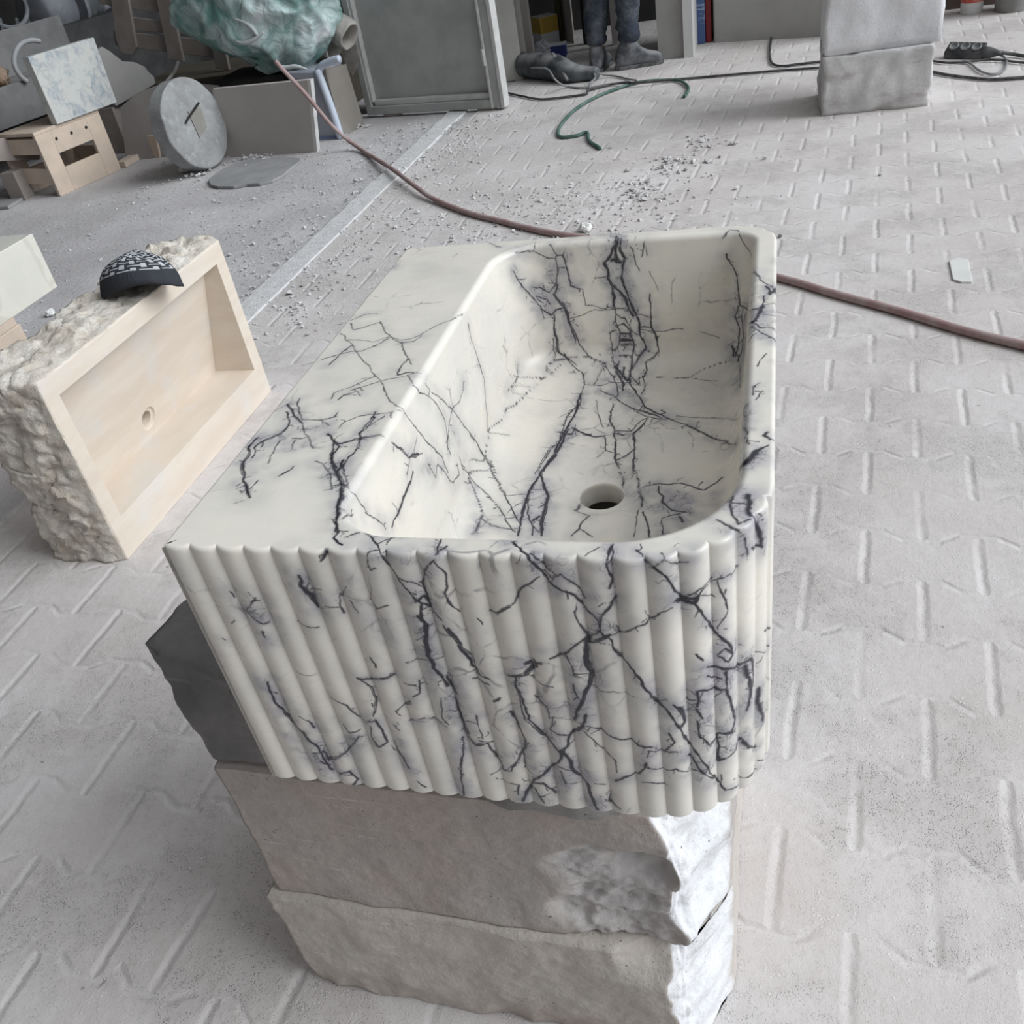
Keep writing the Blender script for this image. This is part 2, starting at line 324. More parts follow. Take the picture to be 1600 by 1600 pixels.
VEINS = """
1.2 0.3 199 3427 0 366 3396 0 530 3365 0 655 3463 0
1 0.3 51 3893 0 165 4041 0 306 4047 0
1.2 0.3 75 3833 0 186 3669 0 300 3735 0 420 3839 0 538 3638 0 674 3461 0 858 3286 0 1044 2967 0 1122 2832 0
1.3 0.4 74 2987 0 220 3107 0 327 3151 0 489 3167 0 576 3290 0 662 3444 0
1.6 0.6 223 2887 0 250 3122 0 288 3294 0
1.2 0.2 53 3605 0 274 3331 0 450 3108 0 595 2913 0 734 2726 0 912 2514 0 1124 2193 0 1243 2051 -2 1308 2019 -67
1 0.2 674 3461 0 827 3377 0 923 3405 0 1007 3469 0 1104 3662 0 1234 3818 0 1298 4004 -35
1.2 0.5 846 3322 0 977 3347 0 1031 3449 0
1.4 0.6 1044 2967 0 1012 2838 0 1006 2711 0 1034 2631 0 1112 2689 0 1206 2653 0
1.1 0.5 520 2216 0 507 2305 0 628 2436 0 710 2524 0 810 2612 0
1.1 0.5 680 2388 0 796 2451 0 912 2514 0 1051 2584 0 1206 2653 0
1.3 0.3 1134 2626 0 1261 2434 -7 1311 2426 -80 1325 2591 -211 1322 2669 -185 1312 2613 -92
1 0.4 615 2183 0 628 2271 0 732 2341 0 816 2249 0
1.5 0.4 1308 2019 -67 1331 2131 -272 1347 2203 -413 1363 2278 -560 1388 2406 -791 1409 2430 -978
1.3 0.5 1325 2591 -211 1342 2691 -367 1365 2741 -579 1382 2690 -733 1393 2583 -834
1.2 0.4 1326 2685 -221 1345 2827 -393 1365 2969 -578 1389 3094 -797 1418 3243 -1067 1458 3322 -1322 1544 3267 -1431 1639 3136 -1487
1 0.5 1365 2969 -578 1371 3206 -635 1368 3358 -609 1362 3486 -548
1.2 0.5 1365 2969 -578 1374 2790 -665 1386 2654 -767
2 0.2 1383 2621 -745 1390 2607 -812 1398 2621 -878
1.5 0.3 1320 4059 -166 1338 4011 -332 1363 4035 -557 1377 4027 -691 1392 4018 -826 1410 3911 -989 1427 3803 -1151 1444 3647 -1283
0.8 0.2 1444 3647 -1283 1523 3800 -1412 1623 3887 -1479
1 0.3 1444 3647 -1283 1477 3950 -1357 1498 4153 -1386 1495 4289 -1382 1587 4641 -1461 1626 4903 -1481 1710 5177 -1481 1821 5347 -1466 1926 5456 -1438
0.8 0.3 1456 4702 -1318 1490 4860 -1375 1610 4984 -1471
0.9 0.3 1447 4930 -1292 1544 5132 -1418 1724 5211 -1478
0.7 0.4 1479 4661 -1360 1598 4764 -1467
1 0.5 1453 5170 -1291 1474 5037 -1352 1461 4758 -1328 1451 4566 -1305
1 0.3 563 1846 0 679 1871 0 703 1967 0
1.1 0.5 825 1706 0 824 1786 0 938 1892 0 1079 1929 0 1200 1933 0 1308 2019 -67
1.5 0.5 734 1590 0 875 1473 0 915 1447 0 1041 1509 0 1136 1533 0 1265 1581 -8
1.4 0.6 1063 1970 0 1063 1807 0 1041 1624 0 1106 1495 0 1114 1322 0 1088 1202 0 1106 1085 0
1 0.4 1093 1727 0 1172 1885 0
2 0.5 859 1473 0 912 1275 0 1049 1085 0
1.4 0.4 1314 1618 -113 1324 1696 -206 1342 1799 -367 1353 1926 -470 1358 2073 -515
1 0.4 1339 2106 -342 1345 1977 -398 1348 1881 -422
1.5 0.3 1109 5943 0 1221 5820 0 1291 5783 0
0.8 0.1 739 5572 0 773 5667 0
1.2 0.7 1464 5571 -236 1502 5580 -364 1559 5604 -480 1605 5621 -553 1716 5642 -736 1740 5627 -880
2 1 1714 5639 -756 1840 5654 -855 1884 5662 -818 2009 5668 -774 2053 5646 -946
1.5 0.9 1648 5656 -488 1720 5682 -503 1830 5694 -566 1918 5706 -484 1954 5726 -331 1961 5749 -160 1992 5751 -143 2061 5752 -138 2075 5731 -299 2105 5704 -503 2172 5702 -517
1.5 0.7 1505 5661 -35 1565 5697 -44 1690 5745 -61 1719 5837 0
1.5 0.7 1903 5793 -15 1973 5751 -142
1.2 0.6 1708 5746 -73 1853 5749 -163 1959 5746 -179
1 0.9 1958 5731 -293 2055 5731 -298
1.8 1 1938 5706 -485 1886 5691 -599 1958 5680 -682 2022 5659 -844 2043 5646 -946 2082 5630 -1069 2113 5616 -1173
1.3 1 1674 5650 -591 1802 5678 -652 1834 5673 -714
1.8 0.7 1880 5657 -858 1842 5628 -1036 1863 5604 -1223 1877 5577 -1321 2002 5514 -1404 2110 5457 -1444
1.3 0.6 1811 5604 -1155 1847 5550 -1350 1823 5481 -1403 1753 5403 -1427 1744 5328 -1453
1.2 0.5 1823 5481 -1403 1960 5523 -1396 2103 5534 -1385
1.2 0.5 2040 3212 -1538 2059 3457 -1539 2097 3712 -1540 2156 3783 -1544
1.6 0.7 2251 4592 -1533 2173 4384 -1537 2191 4082 -1544 2180 3850 -1545
1.2 0.4 2316 4217 -1544 2313 4021 -1550 2209 3984 -1547
3.5 0.9 2681 5868 0 2671 5760 -73 2605 5744 -199 2544 5737 -251 2575 5724 -347 2559 5712 -441 2619 5699 -540 2630 5684 -657 2611 5666 -792
3 1 2744 5818 -4 2734 5755 -114 2775 5742 -209 2740 5730 -300 2745 5721 -376
4.5 1 2706 5822 -3 2687 5755 -111 2689 5741 -223 2640 5739 -238 2715 5736 -261
2.6 1 2746 5723 -357 2721 5711 -450 2771 5695 -567 2819 5675 -724 2877 5654 -883 2916 5633 -1043 2910 5617 -1163 2971 5591 -1303 2904 5524 -1397 2832 5435 -1457 2801 5342 -1493 2819 5113 -1521
4 1 2638 5699 -541 2693 5694 -583 2746 5683 -662 2778 5670 -761 2846 5649 -921
1.4 0.8 2625 5656 -872 2746 5645 -956 2816 5626 -1099 2910 5617 -1163
1.2 0.8 2609 5663 -812 2736 5663 -818 2812 5660 -841
1.6 0.8 2629 5681 -676 2619 5663 -812 2629 5645 -951 2660 5629 -1073 2649 5608 -1234 2586 5579 -1326
1.8 1 2645 5637 -1012 2724 5638 -1005 2796 5626 -1098 2825 5605 -1261 2824 5553 -1365 2799 5476 -1433 2801 5342 -1493
1.4 1 2646 5543 -1376 2815 5539 -1380
2.4 1 2667 5624 -1113 2794 5621 -1138
3 1 2662 5613 -1194 2798 5609 -1230
2.4 1 2668 5606 -1256 2805 5600 -1280
1.4 0.7 2621 5630 -1071 2541 5627 -1088 2542 5611 -1210 2556 5559 -1359 2571 5482 -1429
2 0.4 3061 5683 -659 3053 5663 -813 3051 5632 -1049 3103 5616 -1171 3156 5569 -1342 3080 5519 -1400 2987 5450 -1448 3024 5361 -1488 2986 5249 -1513
1.1 0.7 2905 5651 -904 3039 5649 -920
1.1 0.8 2916 5633 -1043 3051 5632 -1049
1.1 0.2 2914 5628 -1083 3107 5626 -1101 3270 5625 -1103 3432 5625 -1104
0.9 0.2 3638 5619 -1152 3843 5610 -1219
1.5 0.4 3017 5764 -60 2972 5743 -203
1.2 0.4 3024 5818 -5 3037 5743 -207
1.3 0.4 2787 5849 0 2875 5756 -105 2911 5732 -292 2954 5723 -360
0.8 0.3 3075 5719 -385 3133 5700 -530 3158 5690 -607
1.4 0.2 2405 5714 -423 2541 5715 -421
0.9 0.3 2056 5650 -916 2241 5657 -864 2383 5662 -821 2599 5662 -821
1.2 0.4 2051 5751 -146 2089 5723 -358 2114 5703 -513 2247 5697 -559 2270 5671 -756 2406 5667 -783 2512 5664 -807 2543 5666 -789 2609 5662 -822
1.6 0.5 1978 5680 -683 2042 5659 -845 2053 5646 -946 2118 5624 -1112 2166 5606 -1258 2265 5538 -1381 2473 5456 -1445
1.5 0.6 1878 5654 -878 1852 5629 -1038 1881 5604 -1246 1897 5567 -1339 2025 5479 -1431 2138 5390 -1477 2220 5310 -1502 2263 5101 -1521 2261 4878 -1526 2301 4697 -1531 2263 4522 -1535
1.1 0.3 1823 5481 -1403 2021 5529 -1391 2265 5538 -1381 2406 5555 -1362
1.4 0.6 2473 5456 -1445 2427 5329 -1497 2382 5096 -1521
1.4 0.6 2273 5101 -1521 2467 5054 -1522 2614 5123 -1521 2809 5114 -1521
1.5 1 2476 5426 -1462 2618 5233 -1516 2693 4970 -1524 2708 4789 -1528
3 1 2596 5422 -1464 2689 5292 -1506 2785 5153 -1520
2.4 1 2718 5394 -1475 2697 5230 -1516 2800 5189 -1518
2 1 2650 5480 -1431 2624 5349 -1492 2756 5079 -1521 2756 4931 -1525
2.4 0.8 2809 5114 -1521 2937 4852 -1527 3063 4568 -1535 3205 4429 -1539 3379 4293 -1543 3521 4188 -1543 3660 4073 -1534 3778 3962 -1527 3894 3855 -1521 4006 3761 -1502 4122 3527 -1390
1.6 0.8 2484 4942 -1524 2679 4790 -1528 2877 4574 -1535 3065 4383 -1541 3217 4314 -1543 3379 4293 -1543
2 1 2937 4538 -1536 3056 4467 -1538 3250 4345 -1542
1.2 0.4 3445 4356 -1541 3661 4305 -1534 3853 4282 -1523 3989 4242 -1508 4130 4007 -1375
1 0.3 3660 4073 -1534 3683 4235 -1533
1.3 0.2 3007 5233 -1516 3240 5204 -1518 3374 5189 -1518 3507 5174 -1519 3734 5107 -1521 3845 5101 -1520
1 0.3 3507 5174 -1519 3664 5349 -1491 3811 5403 -1471 3979 5419 -1443
1.6 0.8 2986 5249 -1513 2932 5219 -1517 2934 5033 -1522 2807 5287 -1507
1.5 0.8 2967 5250 -1513 3007 5067 -1522 3012 4849 -1527
2.6 0.6 3271 4494 -1537 3314 4426 -1539 3245 4395 -1540
1.5 0.4 3962 5855 0 4087 5780 -8
2 0.4 3963 5832 -1 3938 5775 -33 3912 5767 -47
1.3 0.2 4097 5758 -19 4160 5669 -137 4233 5511 -190
2.4 0.5 3954 5739 -236 3989 5720 -354 4061 5678 -495 4079 5642 -656 4097 5604 -798 4191 5440 -796
2 1 4078 5617 -803 4050 5609 -959 4087 5558 -1099 4078 5538 -1255 4042 5485 -1374
1.8 1 4134 5563 -820 4115 5553 -976 4135 5497 -1113 4125 5477 -1268 4072 5391 -1410 4109 5118 -1411 4123 4707 -1389
1.5 1 4172 5491 -849 4144 5513 -978
2 0.8 4012 5563 -1307 4014 5483 -1393 4071 5432 -1389
1.6 0.5 4268 4671 -24 4336 4405 0 4445 4236 0 4476 4088 -2
3 0.7 4400 4242 0 4447 4049 0 4476 4231 -33
1.8 0.7 4395 4019 0 4376 3805 0 4333 3722 0 4251 3790 -52
3.5 0.9 4376 3805 0 4350 3599 0 4309 3475 -3 4266 3495 -27
1.8 0.8 4281 3462 -12 4368 3332 0 4481 3319 -46
1.6 0.8 4268 3390 -24 4384 3234 0 4482 3102 -17
1.2 0.5 4328 3239 0 4261 3134 -32
1.3 0.2 4416 2833 0 4365 2691 0 4334 2608 0
1.3 0.5 4371 2331 0 4322 2254 0 4312 2128 -2
1.2 0.4 4386 2198 0 4339 2047 0
1.4 0.7 4284 1990 -10 4249 1928 -61 4247 1796 -69 4285 1515 -9 4318 1391 -1
2.4 0.5 4443 1566 0 4426 1521 0 4467 1463 -20
6 1 4365 1324 0 4322 1239 0 4290 1146 -8 4251 1106 -51
3 0.9 4422 1367 0 4354 1324 0
3 0.8 2270 4877 -1526 2263 4609 -1533 2255 4351 -1540 2215 4050 -1546 2180 3850 -1545 2168 3625 -1546 2130 3284 -1546
1.2 0.7 2257 4557 -1534 2174 4488 -1535 2191 4082 -1544
2.6 0.6 2290 4151 -1546 2441 4022 -1552 2594 3973 -1554 2700 3988 -1554
3 0.9 2161 4047 -1543 2313 4021 -1550
1 0.3 2469 4726 -1530 2579 4312 -1543 2641 4148 -1548
1.5 0.5 2682 4632 -1533 2671 4444 -1539 2746 4178 -1547 2786 4018 -1553 2829 3771 -1561 2840 3563 -1569 2924 3389 -1575 2973 3276 -1579
1.7 0.6 2779 4066 -1551 2975 4078 -1551 3042 4269 -1544 3125 4332 -1542
3.5 0.6 2784 4034 -1552 2880 3985 -1554
1.5 0.6 2705 3956 -1555 2723 3711 -1564 2817 3666 -1565
0.9 0.3 2723 3711 -1564 2657 3563 -1569
2 0.6 3109 4316 -1543 3018 4014 -1553 3031 3769 -1561 3056 3561 -1568 3074 3274 -1577
1.2 0.4 3034 3739 -1562 2966 3591 -1568 2868 3548 -1570
1.8 0.6 171 1990 0 305 1743 0 287 1610 0 175 1513 0 139 1385 0 178 1229 0
2 0.7 124 2135 0 250 1952 0 383 1793 0
1.5 0.5 188 2225 0 269 2022 0 388 1827 0
1.2 0.4 383 1793 0 540 1573 0 699 1365 0
1.1 0.4 388 1827 0 481 1842 0 622 1838 0 700 1888 0
1 0.4 554 1857 0 685 1736 0
2.4 0.8 78 1547 0 63 1418 0 130 1229 0 193 1047 0 282 873 0 423 707 0 468 653 0
1.5 0.5 395 762 0 412 874 0
1.2 0.5 175 1513 0 208 1385 0
1.2 0.5 334 1511 0 342 1290 0 377 1137 0
1.2 0.4 437 1542 0 523 1525 0 567 1557 0
1.1 0.4 471 1510 0 498 1367 0
1.5 0.4 555 961 0 626 1049 0 636 1108 0
0.8 0.2 354 557 0 434 612 0
2.6 0.7 741 1603 0 884 1441 0 934 1410 0 923 1257 0 1036 1050 0 1150 882 0 1245 669 -1 1318 466 -3 1328 364 0 1359 267 0
1.3 0.5 922 1441 0 1034 1487 0 1135 1517 0 1281 1560 -18
1.6 0.6 1062 1963 0 1093 1727 0 1047 1598 0 1139 1408 0 1089 1256 0 1093 1108 0 1191 910 0 1263 811 -7
1.5 0.6 813 1167 0 900 1138 0 1015 993 0 1116 772 0
2.5 0.9 1059 993 0 1087 1079 0 1058 1197 0
2 0.7 1120 826 0 1178 854 0 1240 830 -1
2.2 0.6 1301 387 0 1393 245 0 1398 174 0 1490 85 0
1.2 0.5 1383 268 0 1457 247 0
1.2 0.4 1373 410 -7 1331 633 -139
1.3 0.5 1485 177 0 1561 227 0
2.4 0.4 1361 1779 -545 1364 1633 -574 1365 1458 -579 1368 1376 -605 1370 1252 -621 1369 1102 -613
1.4 0.5 1330 824 -254 1345 924 -391 1359 987 -524 1363 997 -564
1 0.3 1283 775 -20 1320 817 -169 1332 851 -274
1.4 0.5 1316 1641 -133 1332 1767 -277 1345 1816 -396 1355 1665 -487
2.4 0.6 1344 1822 -389 1355 2017 -486
1.3 0.6 1374 2081 -663 1394 2147 -847 1387 2284 -779 1406 2370 -955 1426 2459 -1139 1428 2660 -1157 1417 2693 -1057
1.3 0.6 1416 2782 -1044 1432 2778 -1189 1459 2901 -1324
2 0.5 1618 253 -19 1721 139 0 1804 36 -5 1835 42 -121 1895 16 -228 1949 1 -346 1988 3 -444
1.2 0.7 1745 117 0 1853 200 -8
1.2 0.5 1785 51 0 1700 28 -2 1691 6 -40 1701 3 -150 1740 0 -127
3.4 0.4 1384 50 -32 1354 25 -59 1327 11 -86
2 0.7 2279 116 0 2213 2 -53 2125 16 -161 2075 51 -269 2070 47 -363 2069 46 -440
1.3 0.7 2227 187 -4 2231 29 -2
1.6 0.3 2213 2 -53 2273 25 -162 2263 19 -289 2231 6 -356 2246 11 -457 2282 32 -553
1.6 0.7 1895 16 -228 1999 5 -261 2067 45 -312
3.5 1 1967 0 -404 2012 9 -469 2079 54 -526 2050 30 -407 1974 1 -443
3.4 0.9 2012 9 -469 2004 7 -576 1996 4 -687 1995 4 -833 1971 0 -1024 1984 2 -1112
1.6 0.7 2079 54 -526 2153 6 -617
2.2 0.5 2156 5 -676 2208 1 -814 2265 20 -977 2297 46 -1109
3 0.9 1092 9 -251 1093 10 -351 1145 43 -459 1157 52 -570
1.2 0.3 1146 44 -399 1259 1 -364
1.3 0.3 916 44 -746 1016 2 -764 1110 17 -772
1.6 0.9 646 15 -502 532 9 -630 561 1 -707 624 7 -773 668 29 -769
3 0.8 597 1 -858 600 1 -902
2 0.6 616 4 -525 665 26 -532
1.6 0.5 423 19 -434 444 33 -498
1.8 0.4 385 4 -743 348 0 -774
1.5 0.4 196 21 -974 183 14 -945
1.5 0.5 1237 4 -541 1347 21 -540 1360 30 -599
1.2 0.5 1373 41 -424 1349 22 -531
1.2 0.5 1463 5 -328 1383 50 -432
1.2 0.5 1455 8 -471 1492 0 -584
1.6 0.5 1612 51 -462 1646 27 -518 1656 21 -553 1759 3 -489
2 0.5 1464 5 -1084 1492 0 -1178
2.4 0.7 1279 0 -1324 1379 48 -1343 1523 2 -1292 1612 52 -1279
1.8 0.6 1301 3 -1337 1366 34 -1447 1364 33 -1591 1341 18 -1699 1289 1 -1785
2 0.8 1217 11 -1868 1310 5 -1838 1342 18 -1978 1345 20 -2110 1239 4 -2184 1209 14 -2067 1243 3 -1920
1.4 0.4 1216 11 -1907 1138 36 -1818 1067 2 -1662 970 18 -1591
1.8 0.7 984 12 -1936 1020 2 -2024 1117 21 -1983
1.6 0.6 1465 5 -1870 1505 0 -1936
2.6 0.9 1417 27 -2109 1413 29 -2272 1443 13 -2329 1474 3 -2449
2.4 1 399 8 -1465 419 17 -1671 438 28 -1888 491 31 -2017 562 1 -2080 619 5 -2267 642 13 -2441 685 43 -2587
1.6 0.9 573 0 -1866 644 14 -1927 667 28 -2018
1.8 1 553 3 -2356 666 27 -2343 682 40 -2469 905 33 -2319 1080 5 -2073
2 1 601 2 -2460 684 41 -2528
2.6 0.9 743 17 -2631 862 9 -2574 897 27 -2708 848 5 -2773
3.6 1 1973 1 -595 2014 10 -683 1990 3 -802 1980 1 -994 1980 1 -1147 2040 23 -1300 2046 26 -1349
1.5 0.5 1772 6 -1104 1831 39 -1089 1949 1 -1061
1.8 0.8 1815 26 -1325 1776 7 -1448 1716 1 -1494
1.3 0.6 1680 10 -1343 1780 8 -1355
1.6 0.7 1682 9 -1555 1545 7 -1688 1564 14 -1744
1.6 0.6 1623 47 -1825 1752 2 -1751 1831 39 -1779 1935 3 -1836
1.4 0.5 1965 0 -1491 1928 4 -1740 1959 0 -1805
2 0.4 1507 0 -2636 1547 8 -2697
2.4 0.8 2755 175 -1 2859 60 0 2926 8 -30 2969 29 -123 3007 44 -212 3061 9 -258 3172 14 -336 3247 34 -451 3320 2 -540 3325 1 -643
2 0.8 2978 36 -51 3032 24 -116
1.5 0.9 2999 54 -202 3109 0 -131 3160 9 -194 3206 35 -273 3258 26 -362
2 0.4 2950 17 -172 2810 19 -279 2740 29 -415 2691 6 -458 2599 10 -520 2532 51 -520
1.5 0.6 3120 0 -287 3125 1 -367
1.5 0.6 3171 13 -477 3209 36 -664 3217 45 -715
2.2 0.5 3422 24 -62 3451 51 -178 3419 22 -252
2.4 0.9 3456 179 -2 3436 64 -1 3423 25 -44
1 0.5 3365 150 0 3277 56 0
2.2 0.7 3616 115 0 3671 61 -18 3721 37 -61 3800 34 -148 3849 61 -255 3895 117 -391 3924 106 -419
1.4 0.7 3721 37 -61 3793 36 -20 3881 106 -94 3952 104 -90
1.8 0.6 3460 50 -333 3404 14 -424 3343 0 -536 3327 1 -622
3 1 3309 4 -647 3350 0 -704 3396 11 -689 3299 6 -735 3225 50 -783 3232 49 -718 3325 1 -643
2.2 0.8 3232 49 -718 3151 6 -810 3039 19 -921 2923 6 -962
3.6 1 3214 42 -754 3211 39 -927 3209 37 -1106 3183 19 -1229 3101 0 -1407 3019 32 -1626
1.4 0.9 3058 10 -911 3094 1 -1033 3082 3 -1128
1.2 0.8 3085 3 -1104 3179 17 -1111
1.4 0.9 3071 6 -1226 3071 6 -1368 3101 0 -1407
1.6 0.6 3379 5 -706 3505 16 -645 3587 2 -584 3658 38 -572 3783 30 -476 3853 65 -454
1.2 0.4 3658 38 -461 3677 70 -571
1.2 0.4 3444 42 -611 3469 41 -672
2.4 0.6 3392 9 -731 3448 47 -916 3493 23 -976 3537 4 -1042 3578 1 -1136 3617 10 -1246 3697 49 -1423 3751 30 -1491 3802 34 -1587 3842 55 -1718 3880 104 -1887 3925 106 -2001 3972 106 -2113 4025 129 -2242 4074 215 -2458 4131 222 -2622
1.4 0.8 3618 11 -1223 3669 50 -1355 3744 31 -1469
1.2 0.3 3196 27 -1248 3293 9 -1289 3376 4 -1270 3448 47 -1304 3515 12 -1328
4 1 3869 83 -400 3980 107 -456 3996 112 -411 3910 110 -403
2.4 0.7 3980 107 -456 4045 147 -611 4125 221 -823 4210 269 -993 4223 291 -1103
2 0.6 3996 113 -401 4039 141 -346 4077 220 -336 4149 227 -319 4243 364 -318
1.6 0.6 3940 104 -377 4040 141 -327 4092 222 -299
1.5 0.5 4134 223 -336 4167 234 -502 4186 245 -633 4126 221 -759
1 0.4 3997 113 -381 4103 221 -474
2 1 4135 223 -1041 4181 242 -990 4223 291 -1103 4193 251 -1154 4135 223 -1063
2.8 1 4046 149 -1105 4163 232 -1193 4249 374 -1277 4342 426 -1278 4357 456 -1495 4349 437 -1596 4342 426 -1707
5 1 4295 387 -1333 4326 408 -1495 4342 426 -1682 4326 408 -1813
6 1 4388 568 -1760 4405 578 -1973 4439 620 -2175
2.4 1 4044 146 -1192 4131 222 -1289
3 1 4177 240 -1234 4175 238 -1418 4203 260 -1608 4231 308 -1834 4215 275 -1924 4103 221 -1898
2.4 1 3952 104 -1481 3965 105 -1316 4068 186 -1372 4175 238 -1418
2 1 3951 104 -1505 4002 115 -1634
3.4 0.9 3794 32 -1417 3852 64 -1470 3875 93 -1623 3844 56 -1682
2.4 1 3954 104 -1651 3964 105 -1826 4040 142 -1964 4118 221 -1948
2.4 1 4086 224 -1904 4098 221 -2108 4113 220 -2239 4228 301 -2190 4243 363 -2131
3 0.8 4243 363 -2105 4309 394 -2241 4373 560 -2451
3.6 0.9 4259 376 -2171 4342 426 -2304
1.8 0.6 4256 375 -2627 4341 426 -2668 4374 560 -2751
1.6 0.6 4157 229 -2621 4239 348 -2696
1.6 0.4 4391 570 -2630 4444 630 -2699
1.4 0.4 4357 455 -1283 4433 610 -1390 4465 789 -1497
2.6 0.7 2568 26 -1188 2627 2 -1169 2727 21 -1156 2809 19 -1054 2800 25 -992
4.4 0.8 2741 30 -1048 2833 9 -1018
1.4 0.5 2623 3 -1088 2737 27 -1080
2.4 0.9 2627 2 -1169 2636 1 -1334 2662 1 -1504 2657 0 -1656 2747 35 -1842 2841 6 -1980 2902 2 -2075
1.2 0.6 2762 54 -1212 2834 8 -1251 2917 5 -1263
1.4 0.7 2756 43 -1394 2814 16 -1505 2815 16 -1631 2855 3 -1610 2995 51 -1663 3127 1 -1627
1.5 0.8 2855 3 -1610 2815 16 -1759 2864 1 -1813 2962 24 -1829
3.4 0.9 3135 2 -1553 3086 2 -1684 2977 35 -1839 2949 17 -1953 2887 0 -2048 2834 8 -2175 2703 10 -2337 2590 14 -2474 2508 28 -2625 2456 4 -2752
1.8 0.5 3121 0 -1678 3211 39 -1738 3314 3 -1784 3425 26 -1825 3507 15 -1878 3624 13 -1886
1.4 0.4 3080 4 -1737 3140 3 -1820 3194 26 -1932 3253 29 -2035 3321 2 -2098 3327 1 -2233
1.6 0.6 3584 1 -2007 3605 6 -1931 3700 47 -1944 3801 34 -1940
2 0.6 3700 47 -1944 3790 31 -1835 3762 29 -1734
2.4 0.6 3298 7 -2357 3392 9 -2276 3480 32 -2223 3563 0 -2062
1.6 0.7 3542 3 -2122 3623 13 -2164 3704 45 -2186 3792 32 -2150 3876 94 -2232 3967 105 -2247
2 1 3875 93 -2030 3928 106 -2158 3983 108 -2276 4061 171 -2401
3 1 2905 2 -2048 2965 26 -2263 3040 19 -2412 3065 8 -2538 3117 0 -2755
1.5 0.9 2788 33 -2214 2900 1 -2240 2965 26 -2263
1.5 0.9 2859 2 -2275 2876 0 -2441
1.6 0.4 3117 0 -2390 3200 30 -2416
1.6 0.4 3509 14 -2334 3606 6 -2315 3694 52 -2369
2 0.7 3239 41 -2555 3213 41 -2647 3284 12 -2713
1.8 0.7 2310 49 -2506 2399 2 -2503 2454 4 -2512 2432 0 -2659
2.4 1 2565 28 -2498 2668 1 -2474 2752 39 -2631
1.8 0.9 2558 33 -2535 2622 3 -2662 2650 0 -2744
1.8 0.7 2267 21 -2020 2306 49 -2189 2343 23 -2350 2406 1 -2340 2457 5 -2252 2553 38 -2058 2612 6 -1957
1.4 0.7 2553 38 -2058 2532 52 -2302 2587 15 -2361
2.2 0.7 2516 34 -1609 2560 32 -1782 2595 12 -1939 2553 38 -2058
1.4 0.8 2206 1 -1976 2315 46 -2031 2267 21 -2020
2.4 0.5 2187 0 -699 2219 3 -789 2248 12 -886 2276 27 -991 2300 48 -1105 2343 23 -1194 2415 0 -1210
1.6 0.7 2281 31 -1231 2402 1 -1285
3.6 1 2060 38 -1260 2102 30 -1420
2.4 1 2080 52 -1498 2073 49 -1728 2094 37 -1925 2156 5 -2042 2267 21 -2020
1.4 0.9 2227 5 -1659 2229 5 -1843 2245 10 -1955
2.8 0.4 2403 1 -1483 2463 6 -1432
2 0.9 2049 29 -1975 2014 10 -2179 1951 1 -2319 1927 4 -2534 1913 9 -2755
1.6 0.4 2245 10 -404 2271 24 -499
1.6 0.4 2429 0 -575 2464 7 -643
2.2 0.2 3978 107 -934 4020 125 -1015
2.4 0.2 4447 640 -1164 4479 809 -1327
3.4 0.9 2203 3610 -1549 2155 3444 -1547 2108 3281 -1544 2066 3046 -1542 2048 2821 -1541 2059 2572 -1541 2083 2367 -1542 2107 2169 -1543
3.4 0.9 2251 4117 -1546 2211 3817 -1548 2188 3629 -1548 2166 3445 -1548 2108 3281 -1544
1.4 0.7 2150 3769 -1544 2105 3640 -1541 2084 3455 -1541 2063 3275 -1540
3.2 0.9 2101 3203 -1544 2241 2890 -1562 2274 2571 -1563 2285 2362 -1560 2329 2199 -1560
1.7 0.9 2056 2786 -1541 2108 2544 -1546 2221 2319 -1554 2238 2187 -1553
3.2 1 2199 2419 -1553 2247 2496 -1559
1.2 0.7 2046 2931 -1540 2174 2952 -1554
1.2 0.5 2197 2630 -1556 2266 2713 -1564
1.2 0.3 1834 2791 -1521 2019 2853 -1538
1 0.3 1446 2872 -1290 1554 3145 -1438
1.8 0.4 1412 3192 -1007 1442 3324 -1276 1491 3293 -1376 1560 3210 -1442 1697 2992 -1506 1823 2790 -1521 1955 2556 -1531 2091 2334 -1543
1.5 0.4 1450 2851 -1302 1572 2801 -1451 1661 2733 -1495 1760 2639 -1517 1903 2410 -1526 2032 2225 -1537
0.9 0.4 1435 2961 -1220 1504 3277 -1393 1479 3442 -1360 1457 3600 -1320
1.2 0.6 1903 2410 -1526 2040 2464 -1539
1 0.4 1900 2513 -1526 1973 2665 -1533 2050 2713 -1541
1.6 0.7 1458 2806 -1323 1510 2729 -1400 1575 2620 -1453 1654 2462 -1492 1671 2230 -1498 1657 2124 -1493
1.2 0.6 1678 2369 -1500 1810 2263 -1520 1983 2251 -1533 2085 2266 -1542
1 0.5 2680 4635 -1533 2681 4370 -1541 2753 4114 -1549
1.8 0.6 2793 3990 -1554 2824 3769 -1562 2853 3557 -1569 2928 3333 -1577 2996 3141 -1602 3030 3030 -1628
1.4 0.6 2858 3519 -1571 2978 3632 -1566 3031 3748 -1562
2 0.5 3007 3946 -1555 3036 3709 -1563 3064 3480 -1571 3122 3183 -1578 3168 2977 -1588
2 0.6 3149 3044 -1584 3243 3068 -1574 3368 3091 -1563 3476 3061 -1554 3601 3065 -1543 3711 2982 -1534 3838 2917 -1525 3913 3000 -1520 4009 3116 -1500
2 0.8 3371 3054 -1564 3382 2947 -1564 3453 2868 -1558 3442 2765 -1559 3558 2615 -1547 3682 2571 -1537
2.4 0.9 3168 2977 -1588 3232 2789 -1579 3241 2716 -1577
1.5 0.4 3218 2647 -1577 3218 2403 -1570 3213 2204 -1565
2 0.4 3275 2607 -1571 3339 2397 -1562 3371 2199 -1557
